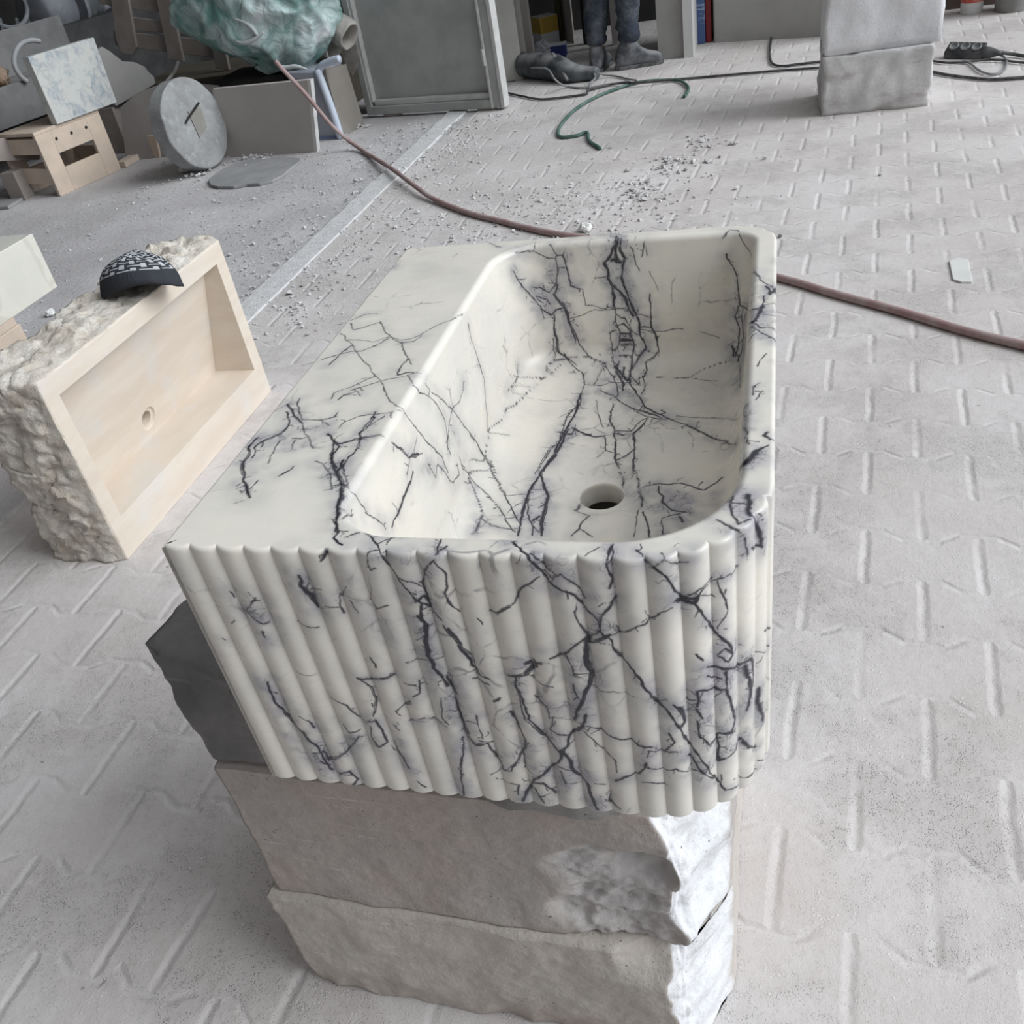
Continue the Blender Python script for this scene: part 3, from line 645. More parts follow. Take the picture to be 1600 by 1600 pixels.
1.4 0.8 3470 2488 -1554 3566 2531 -1546 3662 2573 -1538
1.6 0.7 3470 2488 -1554 3496 2225 -1549
2.6 0.9 3675 2407 -1537 3627 2509 -1541
2 0.5 2602 2927 -1718 2574 2652 -1619 2660 2639 -1633 2738 2557 -1622
2 0.5 2739 3060 -1897 2859 3067 -1791
1.6 0.5 2738 2557 -1622 2677 2328 -1575 2617 2205 -1570
1.4 0.5 2677 2328 -1575 2840 2215 -1571
0 1 3280 2924 -1574 3390 2876 -1564 3498 2828 -1553 3604 2791 -1544 3708 2755 -1535 3810 2721 -1527 3911 2689 -1521
0 1 3412 2664 -1561 3514 2654 -1551 3616 2644 -1542 3717 2635 -1534 3816 2627 -1526 3903 2826 -1521
0 1 3488 2935 -1554 3600 2835 -1544 3709 2738 -1535 3771 2564 -1530
1.6 1 2901 55 0 2961 25 -28
6.5 1 4247 1122 -66 4305 1165 -4 4376 1324 0
2.6 0.9 4376 1324 0 4449 1380 0
2.2 0.8 4212 734 -9 4210 601 0 4245 417 0 4299 389 -101 4325 408 -260
4.4 0.9 4316 748 0 4336 535 -1 4390 569 -151 4405 578 -305
3 0.8 4352 443 -215 4419 591 -325
1.3 0.6 4222 649 0 4319 640 0
1.4 0.6 4245 417 0 4337 489 -1
2.2 0.7 4120 459 0 4219 372 -1 4259 376 -38
0 1 4274 748 0 4281 556 0 4277 441 0 4273 378 -40
0 1 1906 5717 -405 1908 5694 -581 1910 5670 -759 1846 5634 -996
0 1 1952 5699 -544 1909 5682 -670 1866 5664 -797
0 1 2539 5236 -1515 2765 5004 -1523 2884 4818 -1528 2999 4639 -1533 3107 4499 -1537 3212 4363 -1541
0 0.9 2758 5629 -1077 2749 5609 -1228 2745 5555 -1363 2680 5372 -1484
0 0.9 2684 5676 -718 2727 5645 -956 2751 5613 -1197
0 0.9 4125 5558 -898 4119 5540 -1024 4112 5521 -1151 4106 5499 -1278
0 1 4037 139 -1464 4055 161 -1633 4073 201 -1827
0 1 4176 239 -1325 4174 237 -1489 4171 236 -1657
0 1 3900 114 -1770 4027 130 -1874 4148 226 -2107
0 1 2615 5 -2315 2700 8 -2364 2766 61 -2482 2886 0 -2354 2972 31 -2353
0 0.8 2554 37 -1815 2679 3 -1682 2766 61 -1663 2870 1 -1498 2945 15 -1424 3017 35 -1358
0 0.8 2183 0 -1607 2190 0 -1762 2198 0 -1922 2261 18 -2026 2326 35 -2131 2415 0 -2168
0 0.8 437 28 -2127 452 40 -2267 470 49 -2407 532 9 -2479 614 4 -2546 670 30 -2658 767 7 -2701
0 0.7 1314 7 -1890 1416 27 -1818 1543 6 -1696 1636 35 -1637 1771 6 -1470 1871 31 -1371
0 0.6 1489 1 -303 1520 1 -381 1548 8 -466 1574 19 -556 1595 33 -664 1613 53 -779 1667 15 -838
0 0.6 543 5 -604 582 0 -726 613 4 -859
0 0.7 198 1229 0 241 1337 0 285 1448 0 331 1560 0 376 1675 0 473 1695 0 569 1716 0 665 1736 0
0 0.7 284 1290 0 358 1336 0 433 1383 0 508 1429 0 583 1476 0
0 0.7 941 1348 0 1089 1347 0 1104 1597 0
0 0.8 1356 1831 -493 1386 2165 -767
0 0.8 1738 94 0 1830 43 -17 1911 9 -47 1977 1 -99 2012 9 -198 2044 25 -306
0 1 1737 5683 -525 1822 5682 -644 1910 5670 -759 1796 5668 -710
0 0.9 2001 5736 -257 2021 5711 -450 1926 5691 -601
0 0.7 1363 2764 -557 1391 2887 -821 1407 2883 -964 1423 2880 -1109
"""
_rt = np.random.RandomState(7).rand(65536)
def vnoise(P):
    i = np.floor(P).astype(np.int64); f = P-i; f = f*f*(3-2*f); r = 0
    for dx in (0, 1):
        wx = f[:, 0] if dx else 1-f[:, 0]
        for dy in (0, 1):
            wy = f[:, 1] if dy else 1-f[:, 1]
            for dz in (0, 1):
                wz = f[:, 2] if dz else 1-f[:, 2]
                h = ((i[:, 0]+dx)*73856093 ^ (i[:, 1]+dy)*19349663 ^ (i[:, 2]+dz)*83492791) & 65535
                r = r+wx*wy*wz*_rt[h]
    return r-0.5
def veins():
    """dark veins of the stone: (half width, halo, points) in metres from the basin's near left top corner"""
    out = []
    for l in VEINS.strip().splitlines():
        a = l.split(); c = np.array(a[2:], float).reshape(-1, 3)/10000
        w_ = float(a[0]); out.append((w_*0.00035*(1.0 if w_ < 2.2 else 1.12), float(a[1]), c))
    # twigs and companion strands that accompany every strong vein
    rs = random.Random(23); extra = []
    for hw, ha, P in out:
        if hw == 0 or ha < 0.35: continue
        for a, b in zip(P[:-1], P[1:]):
            L = np.linalg.norm(b-a)
            for k in range(int(L*ha*85+rs.random())):
                p = a+(b-a)*rs.random(); t = (b-a)/L; q = np.array([rs.gauss(0, 1) for _ in range(3)]); d = q/np.linalg.norm(q)+t*rs.choice((-.7, .7)); pts = [p]
                for s in range(rs.randint(2, 4)):
                    q = np.array([rs.gauss(0, .55) for _ in range(3)]); d = d/np.linalg.norm(d)+q; p = p+d/np.linalg.norm(d)*rs.uniform(.0022, .0048); pts.append(p)
                extra.append((rs.uniform(.8, 1.35)*0.00037, ha*.45, np.array(pts)))
        if hw > 1.7*0.00037 and len(P) > 2:
            for k in range(2 if hw > 2.6*0.00037 else 1):
                off = np.array([rs.gauss(0, 1) for _ in range(3)]); off *= rs.uniform(.0016, .0036)/np.linalg.norm(off)
                w = np.sin(np.linspace(0, math.pi, len(P)))[:, None]*np.array([rs.uniform(.3, 1.2) for _ in P])[:, None]
                extra.append((hw*.42+.0001, ha*.6, P+off*w))
    out += extra
    rs = random.Random(5)                              # the faces turned away from the photograph go on in the same way
    for k in range(60):
        face = k % 3
        p = [np.array((-0.0, rs.uniform(.05, .55), rs.uniform(-.27, -.02))), np.array((rs.uniform(.02, .42), SD, rs.uniform(-.27, -.02))),
             np.array((SW, rs.uniform(.12, .55), rs.uniform(-.27, -.02)))][face]
        ax = [1, 0, 1][face]; a = rs.uniform(-1.2, 2.2); pts = [p.copy()]
        for s in range(rs.randint(5, 14)):
            a += rs.uniform(-.5, .5); p = p.copy(); p[ax] += .014*math.cos(a); p[2] += .014*math.sin(a)
            if not -.279 < p[2] < 0 or not 0 < p[ax] < .59: break
            pts.append(p)
        if len(pts) > 1: out.append((rs.uniform(1.2, 3)*.00038, rs.uniform(.3, .9), np.array(pts)))
    return out
def vein_field(V, NR):
    n = len(V); core = np.zeros(n, np.float32); halo = np.zeros(n, np.float32)
    W = V.copy()
    for s, a in ((70.0, 0.0036), (210.0, 0.0016), (650.0, 0.0005)):
        for c in range(3): W[:, c] += a*vnoise(V*s+17.3*c)
    dsp = W-V; W = V+dsp-NR*np.sum(dsp*NR, 1)[:, None]
    mod = vnoise(V*160+3.3)+0.6*vnoise(V*420+9)         # breaks and swellings along a vein
    hm = 0.85+0.9*vnoise(V*60+30)+0.7*vnoise(V*150+5)
    cs = 0.008; K = np.floor(W/cs).astype(np.int64)+200
    key = (K[:, 0]*1000+K[:, 1])*1000+K[:, 2]; order = np.argsort(key, kind='stable'); sk = key[order]
    for hw, ha, pts in veins():
        hr = 0.0075+0.008*ha
        if hw == 0: hr = 0.016
        R = max(hr*1.7, hw*2, 0.008)
        for a, b in zip(pts[:-1], pts[1:]):
            lo = np.floor((np.minimum(a, b)-R)/cs).astype(int)+200; hi = np.floor((np.maximum(a, b)+R)/cs).astype(int)+200
            sel = []
            for x in range(lo[0], hi[0]+1):
                for y in range(lo[1], hi[1]+1):
                    k0 = (x*1000+y)*1000
                    l, r = np.searchsorted(sk, (k0+lo[2], k0+hi[2]+1))
                    if r > l: sel.append(order[l:r])
            if not sel: continue
            sel = np.concatenate(sel); P = W[sel]; d = b-a; L2 = d@d+1e-12
            t = np.clip(((P-a)@d)/L2, 0, 1); e = P-(a+t[:, None]*d); nn = np.sum(e*NR[sel], 1); D = np.sqrt(np.maximum(0, np.sum(e*e, 1)-nn*nn)+np.maximum(0, np.abs(nn)-0.008)**2)
            if hw > 0:
                w = hw*np.clip(1.15+1.3*mod[sel], 0.45, 2.2)
                c = np.clip(1.25-D/(w+0.00028), 0, 1); c = c*c*(3-2*c)*min(1.0, 0.76+hw/0.0011*0.4)
                core[sel] = np.maximum(core[sel], c)
            if hw == 0: h = ha*0.8*np.exp(-(D/hr)**2)
            else: h = ha*0.85*np.exp(-(D/hr)**2)+ha*0.25*np.exp(-(D/(hw*2.2+.0008))**2)
            halo[sel] = np.maximum(halo[sel], h)
    halo *= np.clip(hm, 0.15, 1.5)
    return core, np.clip(halo, 0, 1)
def marble_material():
    m = M('veined_marble', 0.27, 0.5)
    at = lambda k: m.n('ShaderNodeAttribute', out=2, attribute_name=k)
    core, halo = at('vein'), at('halo')
    cloud = m.noise(9, 5, 0.6, dist=0.4)
    base = m.mix(m.rng(cloud, 0.32, 0.7), (0.80, 0.755, 0.665), (0.735, 0.705, 0.645))
    streak = m.noise(1, 5, 0.6, vec=m.scale(m.tc, (9.0, 60.0, 150.0)))
    base = m.mix(m.math('MULTIPLY', m.rng(streak, 0.4, 0.75), 0.16), base, (0.62, 0.60, 0.55))
    stain = m.math('MULTIPLY', m.rng(m.noise(11, 3), 0.66, 0.78), 0.22); base = m.mix(stain, base, (0.62, 0.47, 0.35))
    # crackle of hair veins inside the grey zones
    wv = m.warp(0.03, 35)
    e1 = m.voro(62, wv, 'DISTANCE_TO_EDGE'); e2 = m.voro(150, wv, 'DISTANCE_TO_EDGE')
    ck = m.math('MAXIMUM', m.rng(e1, 0.0, 0.05, 1, 0), m.math('MULTIPLY', m.rng(e2, 0, 0.07, 1, 0), 0.55))
    ck = m.math('MULTIPLY', ck, m.rng(halo, 0.28, 0.75)); ck = m.math('MULTIPLY', ck, m.rng(m.noise(55, 3), 0.42, 0.62))
    fog = m.math('MULTIPLY', m.rng(m.noise(5.5, 4, 0.6), 0.47, 0.70), 0.30)
    h2 = m.math('MAXIMUM', halo, fog)
    tint = m.mix(m.rng(m.noise(24, 4), 0.35, 0.65), (0.33, 0.33, 0.345), (0.385, 0.365, 0.395))
    col = m.mix(m.math('MULTIPLY', h2, 0.95), base, tint)
    col = m.mix(m.math('MULTIPLY', ck, 0.75), col, (0.075, 0.07, 0.09))
    w3 = m.warp(0.035, 14)
    n3 = m.rng(m.voro(24, w3, 'DISTANCE_TO_EDGE'), 0.004, 0.040, 1, 0); n3 = m.math('MULTIPLY', n3, m.rng(m.noise(6.5, 5, 0.65, dist=0.6), 0.50, 0.62))
    n3 = m.math('MULTIPLY', n3, m.rng(m.noise(70, 3), 0.36, 0.56)); col = m.mix(m.math('MULTIPLY', n3, 0.62), col, (0.13, 0.125, 0.145))
    col = m.mix(core, col, (0.022, 0.02, 0.03))
    m.b.inputs['Subsurface Weight'].default_value = 0.06; m.b.inputs['Subsurface Radius'].default_value = (0.012, 0.010, 0.008)
    m.b.inputs['Subsurface Scale'].default_value = 0.6
    rough = m.rng(m.noise(30, 4), 0.3, 0.7, 0.24, 0.36)
    return m.done(col, m.bump(m.noise(260, 3), 0.03, 0.0006), rough)
G = sink_grid(1.0); gm, gn = G.shape[:2]
U = sink_grid(1.0, False); GN = np.cross(np.roll(U, -1, 1)-np.roll(U, 1, 1), np.roll(U, -1, 0)-np.roll(U, 1, 0)).reshape(-1, 3)
GN /= np.linalg.norm(GN, axis=1)[:, None]+1e-15; del U; GV = G.reshape(-1, 3); GF = grid_faces(gm, gn)
vcore, vhalo = vein_field(GV, GN)
me = bpy.data.meshes.new('marble_basin')
me.vertices.add(len(GV)); me.vertices.foreach_set('co', GV.astype(np.float32).ravel())
me.loops.add(len(GF)*4); me.loops.foreach_set('vertex_index', GF.astype(np.int32)[:, ::-1].ravel())
me.polygons.add(len(GF)); me.polygons.foreach_set('loop_start', np.arange(0, len(GF)*4, 4, dtype=np.int32))
me.polygons.foreach_set('use_smooth', np.ones(len(GF), bool)); me.update(calc_edges=True)
for k, v in (('vein', vcore), ('halo', vhalo)):
    a = me.attributes.new(k, 'FLOAT', 'POINT'); a.data.foreach_set('value', v.astype(np.float32))
me.materials.append(marble_material())
sink = bpy.data.objects.new('marble_basin', me); scene.collection.objects.link(sink); sink.location = (0, 0, ST)
tag(sink, 'white marble wash basin with dark purple veins and reeded front, standing on stone blocks', 'basin')
del G, GV, GF, vcore, vhalo
# ------------------------------------------------------------------ floor
def floor_material(kind):
    m = M('dusty_'+kind, 0.9, 0.2)
    P_, L_, A_ = 0.153, 0.2165, 0.0125
    wv = m.warp(0.012, 9); w2_ = m.n('ShaderNodeTexNoise', {'Vector': m.tc, 'Scale': 45.0, 'Detail': 2.0}, 1)
    wv = m.n('ShaderNodeVectorMath', {0: wv, 1: m.n('ShaderNodeVectorMath', {0: w2_, 1: (.007, .007, 0)}, operation='MULTIPLY')}, operation='ADD')
    sep = m.t.nodes.new('ShaderNodeSeparateXYZ'); m.t.links.new(wv, sep.inputs[0]); X0, Y0 = sep.outputs[0], sep.outputs[1]
    fine = m.noise(520, 4, 0.75); mid = m.noise(38, 6, 0.65); big = m.noise(2.3, 5, 0.6)
    if kind == 'pavers':
        a = math.radians(5.0); right = m.rng(X0, -0.52, -0.5)
        def rot(ang, ox, oy):
            c, s = math.cos(ang), math.sin(ang)
            x = m.math('ADD', m.math('MULTIPLY', X0, c), m.math('MULTIPLY', Y0, -s)); y = m.math('ADD', m.math('MULTIPLY', X0, s), m.math('MULTIPLY', Y0, c))
            return m.math('ADD', x, ox), m.math('ADD', y, oy)
        def cell(x, y, L):
            n = m.math('FLOOR', m.math('ADD', m.math('DIVIDE', y, P_), 0.5)); par = m.math('FLOORED_MODULO', n, 2.0)
            ph = m.math('ADD', m.math('MULTIPLY', x, 2*math.pi/L), m.math('MULTIPLY', m.math('SUBTRACT', par, 1.0), math.pi))
            zg = m.math('MULTIPLY', m.math('MAXIMUM', m.math('MINIMUM', m.math('MULTIPLY', m.math('COSINE', ph), 1.9), 1.0), -1.0), A_)
            d1 = m.math('SUBTRACT', m.math('SUBTRACT', y, m.math('MULTIPLY', n, P_)), zg)
            k = m.math('SUBTRACT', n, m.math('LESS_THAN', d1, 0.0))
            fx = m.math('FRACT', m.math('ADD', m.math('ADD', m.math('DIVIDE', x, L), m.math('MULTIPLY', m.math('FLOORED_MODULO', k, 2.0), 0.5)), 100.5))
            d2 = m.math('MULTIPLY', m.math('ABSOLUTE', m.math('SUBTRACT', fx, 0.5)), L)
            return m.math('ABSOLUTE', d1), d2
        xr, yr = rot(a, OX_R, OY_R); xl, yl = rot(math.radians(0.5), OX_L, OY_L)
        r1, r2 = cell(xr, yr, L_); l1, l2 = cell(xl, yl, 0.238)
        mx = lambda p, q: m.math('ADD', m.math('MULTIPLY', p, m.math('SUBTRACT', 1.0, right)), m.math('MULTIPLY', q, right))
        d1, d2 = mx(l1, r1), mx(l2, r2)
        jw = m.math('ADD', 0.0065, m.math('MULTIPLY', mid, 0.004))
        j1 = m.n('ShaderNodeMapRange', {0: d1, 1: 0.0, 2: m.math('ADD', jw, 0.004), 3: 1.0, 4: 0.0}, interpolation_type='SMOOTHSTEP')
        j2 = m.n('ShaderNodeMapRange', {0: d2, 1: 0.0, 2: m.math('ADD', jw, 0.005), 3: 1.0, 4: 0.0}, interpolation_type='SMOOTHSTEP')
        depth1 = m.rng(m.noise(5, 4), 0.38, 0.62, 0.15, 0.75); depth2 = m.rng(m.noise(4, 4, vec=m.scale(m.tc, (1.0, 1.1, 1.0))), 0.3, 0.6, 0.15, 0.75)
        joint = m.math('MAXIMUM', m.math('MULTIPLY', j1, depth1), m.math('MULTIPLY', j2, depth2))
        bare = m.rng(m.math('ADD', m.noise(3.1, 5, 0.62), m.math('MULTIPLY', m.noise(17, 4), 0.25)), 0.57, 0.74)
    else:
        joint = m.math('MULTIPLY', fine, 0.0); bare = m.rng(m.noise(2.0, 5, 0.6), 0.35, 0.65)
    pale, warm, bareC, dark = ((0.685, 0.65, 0.635), (0.60, 0.555, 0.53), (0.475, 0.44, 0.42), (0.20, 0.195, 0.19)) if kind == 'pavers' else \
                              ((0.62, 0.60, 0.595), (0.53, 0.505, 0.505), (0.41, 0.39, 0.39), (0.14, 0.135, 0.13))
    yy = m.rng(Y0, 0.1, 2.6); col = m.mix(m.rng(m.math('ADD', big, m.math('MULTIPLY', mid, 0.3)), 0.45, 0.85), pale, warm)
    col = m.mix(m.math('MULTIPLY', bare, 0.45), col, bareC)
    # worn pits where the dust is thin
    grit = m.math('MULTIPLY', m.rng(m.voro(330), 0.14, 0.42, 1, 0), m.rng(m.noise(45, 5, 0.75), 0.42, 0.58))
    grit = m.math('MULTIPLY', grit, m.math('ADD', 0.20, m.math('MULTIPLY', bare, 0.70)))
    col = m.mix(grit, col, dark)
    chips = m.math('MULTIPLY', m.rng(m.voro(120), 0.16, 0.24, 1, 0), m.rng(m.noise(9, 4), 0.50, 0.62)); 
    heap = m.math('MULTIPLY', m.rng(m.math('ABSOLUTE', m.math('ADD', X0, 1.15)), 0.25, 0.95, 1, 0), m.rng(Y0, 1.9, 2.8))   # crumbs swept against the kerb
    c2 = m.math('MULTIPLY', m.rng(m.voro(75), 0.20, 0.34, 1, 0), m.rng(m.noise(26, 5, 0.7), 0.44, 0.54)); chips = m.math('MAXIMUM', chips, m.math('MULTIPLY', m.math('MAXIMUM', c2, m.rng(m.voro(160), 0.2, 0.36, 1, 0)), heap))
    col = m.mix(m.math('MULTIPLY', heap, m.math('MULTIPLY', m.rng(m.noise(120, 4, 0.7), 0.48, 0.60), 0.45)), col, (0.36, 0.355, 0.35))
    col = m.mix(m.math('MULTIPLY', chips, 0.6), col, (0.80, 0.80, 0.79))
    spots = m.math('MULTIPLY', m.rng(m.voro(11), 0.03, 0.06, 1, 0), m.rng(m.noise(40, 3), 0.48, 0.56)); col = m.mix(m.math('MULTIPLY', spots, 0.6), col, (0.12, 0.12, 0.12))
    col = m.mix(m.math('MULTIPLY', joint, 0.25), col, (0.74, 0.72, 0.70))
    h = m.math('SUBTRACT', m.math('MULTIPLY', mid, 0.55), m.math('MULTIPLY', joint, 1.0))
    h = m.math('ADD', h, m.math('MULTIPLY', m.noise(7, 4), 0.35))
    n1 = m.bump(h, 0.75, 0.0055 if kind == 'pavers' else 0.016); n2 = m.bump(fine, 0.5, 0.0016, n1)
    n2 = m.bump(m.math('ADD', chips, m.math('MULTIPLY', grit, -0.8)), 0.5, 0.003, n2)
    return m.done(col, n2)
OX_R, OY_R, OX_L, OY_L = 0.0, 0.0, 0.0, 0.0
# calibrate the paver grid on two joints of the right hand field and two of the left
def _grid():
    global OX_R, OY_R, OX_L, OY_L
    a = math.radians(5.0); c, s = math.cos(a), math.sin(a)
    g = (0.5877, 0.4925)                               # middle of a joint (row with even number)
    x, y = g[0]*c-g[1]*s, g[0]*s+g[1]*c
    OX_R = -x % 0.2165; OY_R = (0.5*0.153-y) % (2*0.153)
    g = (-0.8935, 0.582); OX_L = -g[0] % 0.238; OY_L = (0.5*0.153-g[1]) % (2*0.153)
_grid()
K0, K1 = (-1.56, 0.9), (-1.50, 6.3)                    # line of the kerb
def quad_floor(name, poly, mat, z=0.0):
    o = mesh_obj(name, *prism([(p[0], p[1], z) for p in poly], (0, 0, -0.05)), mat, origin=(0, 0, 0)); tag(o, kind='structure'); return o
pav = floor_material('pavers'); con = floor_material('concrete')
quad_floor('floor', [(-1.62, -4.5), (14, -4.5), (14, 11), (-1.25, 11), (-1.25, 6.3), (-1.62, 2.4)], pav)
quad_floor('floor', [(-9, -4.5), (-1.62, -4.5), (-1.62, 2.4), (-1.25, 6.3), (-1.25, 11), (-9, 11)], con, -0.004)
# ------------------------------------------------------------------ the stone blocks under the basin
def stone_material(name, c1, c2, c3, scale=3.0, rough=0.85, bs=0.5, pits=0.5):
    m = M(name, rough, 0.25)
    wv = m.warp(0.05, 4)
    col = m.mix(m.rng(m.noise(scale, 6, 0.6, wv), 0.35, 0.65), c1, c2)
    col = m.mix(m.math('MULTIPLY', m.rng(m.noise(scale*0.6, 5, 0.6, m.scale(m.tc, (1.0, 1.0, 2.6))), 0.5, 0.68), 0.7), col, c3)
    sc = m.noise(1, 4, 0.6, vec=m.scale(m.tc, (6.0, 6.0, 130.0))); col = m.mix(m.math('MULTIPLY', m.rng(sc, 0.60, 0.72), 0.10), col, (0.72, 0.70, 0.67))
    pit = m.math('MULTIPLY', m.rng(m.voro(210), 0.10, 0.24, 1, 0), m.rng(m.noise(30, 4, 0.7), 0.5, 0.62)); col = m.mix(m.math('MULTIPLY', pit, pits), col, tuple(x*0.35 for x in c1))
    fr = m.n('ShaderNodeAttribute', out=2, attribute_name='fresh_lit')
    col = m.mix(m.math('MULTIPLY', fr, m.rng(m.noise(22, 5, 0.7), 0.30, 0.5, 0.55, 1.0)), col, (0.74, 0.74, 0.75))  # broken faces whitened; the corner's bright daylight is painted in as well
    scr = m.noise(1, 3, 0.5, vec=m.scale(m.warp(0.02, 6), (5.0, 5.0, 240.0))); col = m.mix(m.math('MULTIPLY', m.math('MULTIPLY', m.rng(scr, 0.64, 0.70), m.rng(m.noise(7, 3), 0.5, 0.62)), 0.5), col, (0.74, 0.72, 0.70))
    dd = m.math('MULTIPLY', m.rng(m.voro(75), 0.07, 0.14, 1, 0), m.rng(m.noise(12, 3), 0.5, 0.6)); col = m.mix(m.math('MULTIPLY', dd, 0.75), col, (0.10, 0.09, 0.085))
    col = m.mix(m.math('MULTIPLY', m.rng(m.noise(90, 5, 0.75), 0.45, 0.7), 0.22), col, tuple(x*0.55 for x in c1))
    h = m.math('SUBTRACT', m.math('ADD', m.noise(24, 7, 0.66), m.math('MULTIPLY', m.noise(150, 5), 0.35)), m.math('MULTIPLY', pit, 0.5))
    return m.done(col, m.bump(h, bs, 0.006))
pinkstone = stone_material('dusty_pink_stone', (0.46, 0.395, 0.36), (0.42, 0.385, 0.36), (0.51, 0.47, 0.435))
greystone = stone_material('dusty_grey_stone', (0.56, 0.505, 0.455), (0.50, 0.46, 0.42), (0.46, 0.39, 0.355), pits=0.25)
darkstone = stone_material('dark_slate_stone', (0.18, 0.172, 0.166), (0.245, 0.235, 0.226), (0.36, 0.345, 0.33), 5.0, 0.6, 0.35, 0.2)
def rough_disp(amp, freq, seed, faces=None):
    """surface roughness, stronger where the tooled face has broken away"""
    def f(u, v, w, p, c):
        k = 1.0 if faces is None else faces(u, v, w)
        d = p-c; d = d/(np.linalg.norm(d)+1e-9)
        q = Vector(p*freq)+Vector((seed, seed*2, -seed))
        r = mnoise.noise_vector(q)*0.6+mnoise.noise_vector(q*2.3)*0.3+mnoise.noise_vector(q*5.1)*0.15+mnoise.noise_vector(q*11)*0.08
        return p+np.array(r)*amp*k
    return f
def block(name, pts, z0, z1, mat, n, amp, seed, label, cat, chips, group=None, topf=1.0):
    """pts: near left, near right, far right, far left on the ground; chips(u, v, w, p) moves broken corners"""
    C8 = [(*p, z0) for p in pts]+[(*p, z1) for p in pts]; fresh_lit = []
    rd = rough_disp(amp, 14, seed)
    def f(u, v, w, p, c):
        p, fr = chips(u, v, w, p); fresh_lit.append(fr)
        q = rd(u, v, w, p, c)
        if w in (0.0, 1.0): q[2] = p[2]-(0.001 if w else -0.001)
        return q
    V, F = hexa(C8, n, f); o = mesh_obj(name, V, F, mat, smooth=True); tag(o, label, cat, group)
    a = o.data.attributes.new('fresh_lit', 'FLOAT', 'POINT'); a.data.foreach_set('value', fresh_lit); return o
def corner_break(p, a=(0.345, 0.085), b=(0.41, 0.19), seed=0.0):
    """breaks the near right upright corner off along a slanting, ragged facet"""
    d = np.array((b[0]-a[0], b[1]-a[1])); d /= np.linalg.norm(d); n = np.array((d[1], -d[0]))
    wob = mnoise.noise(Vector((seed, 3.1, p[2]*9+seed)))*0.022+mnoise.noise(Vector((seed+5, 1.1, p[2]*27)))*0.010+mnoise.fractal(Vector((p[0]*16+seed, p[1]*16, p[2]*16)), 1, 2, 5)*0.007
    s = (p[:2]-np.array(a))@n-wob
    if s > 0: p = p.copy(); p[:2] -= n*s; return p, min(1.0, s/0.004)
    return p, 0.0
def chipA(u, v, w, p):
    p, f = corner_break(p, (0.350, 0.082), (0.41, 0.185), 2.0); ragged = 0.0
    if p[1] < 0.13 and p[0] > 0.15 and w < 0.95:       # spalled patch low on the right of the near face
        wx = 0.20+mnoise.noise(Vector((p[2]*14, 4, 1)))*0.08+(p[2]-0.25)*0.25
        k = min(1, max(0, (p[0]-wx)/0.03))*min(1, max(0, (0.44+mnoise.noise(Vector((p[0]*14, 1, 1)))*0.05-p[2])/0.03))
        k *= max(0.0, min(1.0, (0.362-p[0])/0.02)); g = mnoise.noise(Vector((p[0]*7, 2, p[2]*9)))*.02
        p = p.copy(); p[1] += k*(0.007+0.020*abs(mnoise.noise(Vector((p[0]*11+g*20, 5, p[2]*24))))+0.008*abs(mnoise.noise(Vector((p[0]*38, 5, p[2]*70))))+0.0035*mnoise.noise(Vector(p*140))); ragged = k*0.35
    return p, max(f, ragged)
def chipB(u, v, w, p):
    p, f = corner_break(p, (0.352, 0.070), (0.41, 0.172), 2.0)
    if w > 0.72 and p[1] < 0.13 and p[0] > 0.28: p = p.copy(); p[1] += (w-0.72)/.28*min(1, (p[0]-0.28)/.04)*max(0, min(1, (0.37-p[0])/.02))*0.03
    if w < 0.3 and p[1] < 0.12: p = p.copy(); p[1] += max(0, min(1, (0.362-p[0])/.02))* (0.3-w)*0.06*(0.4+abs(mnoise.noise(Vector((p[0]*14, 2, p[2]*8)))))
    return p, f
n1 = (150, 34, 72)
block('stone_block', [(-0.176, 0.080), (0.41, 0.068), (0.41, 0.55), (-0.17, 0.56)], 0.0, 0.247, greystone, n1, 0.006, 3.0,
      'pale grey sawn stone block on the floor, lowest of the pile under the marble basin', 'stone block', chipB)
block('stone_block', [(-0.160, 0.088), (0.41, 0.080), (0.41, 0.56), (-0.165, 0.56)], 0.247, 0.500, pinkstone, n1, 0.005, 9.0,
      'brownish pink sawn stone block with broken white corner, in the middle of the pile', 'stone block', chipA)
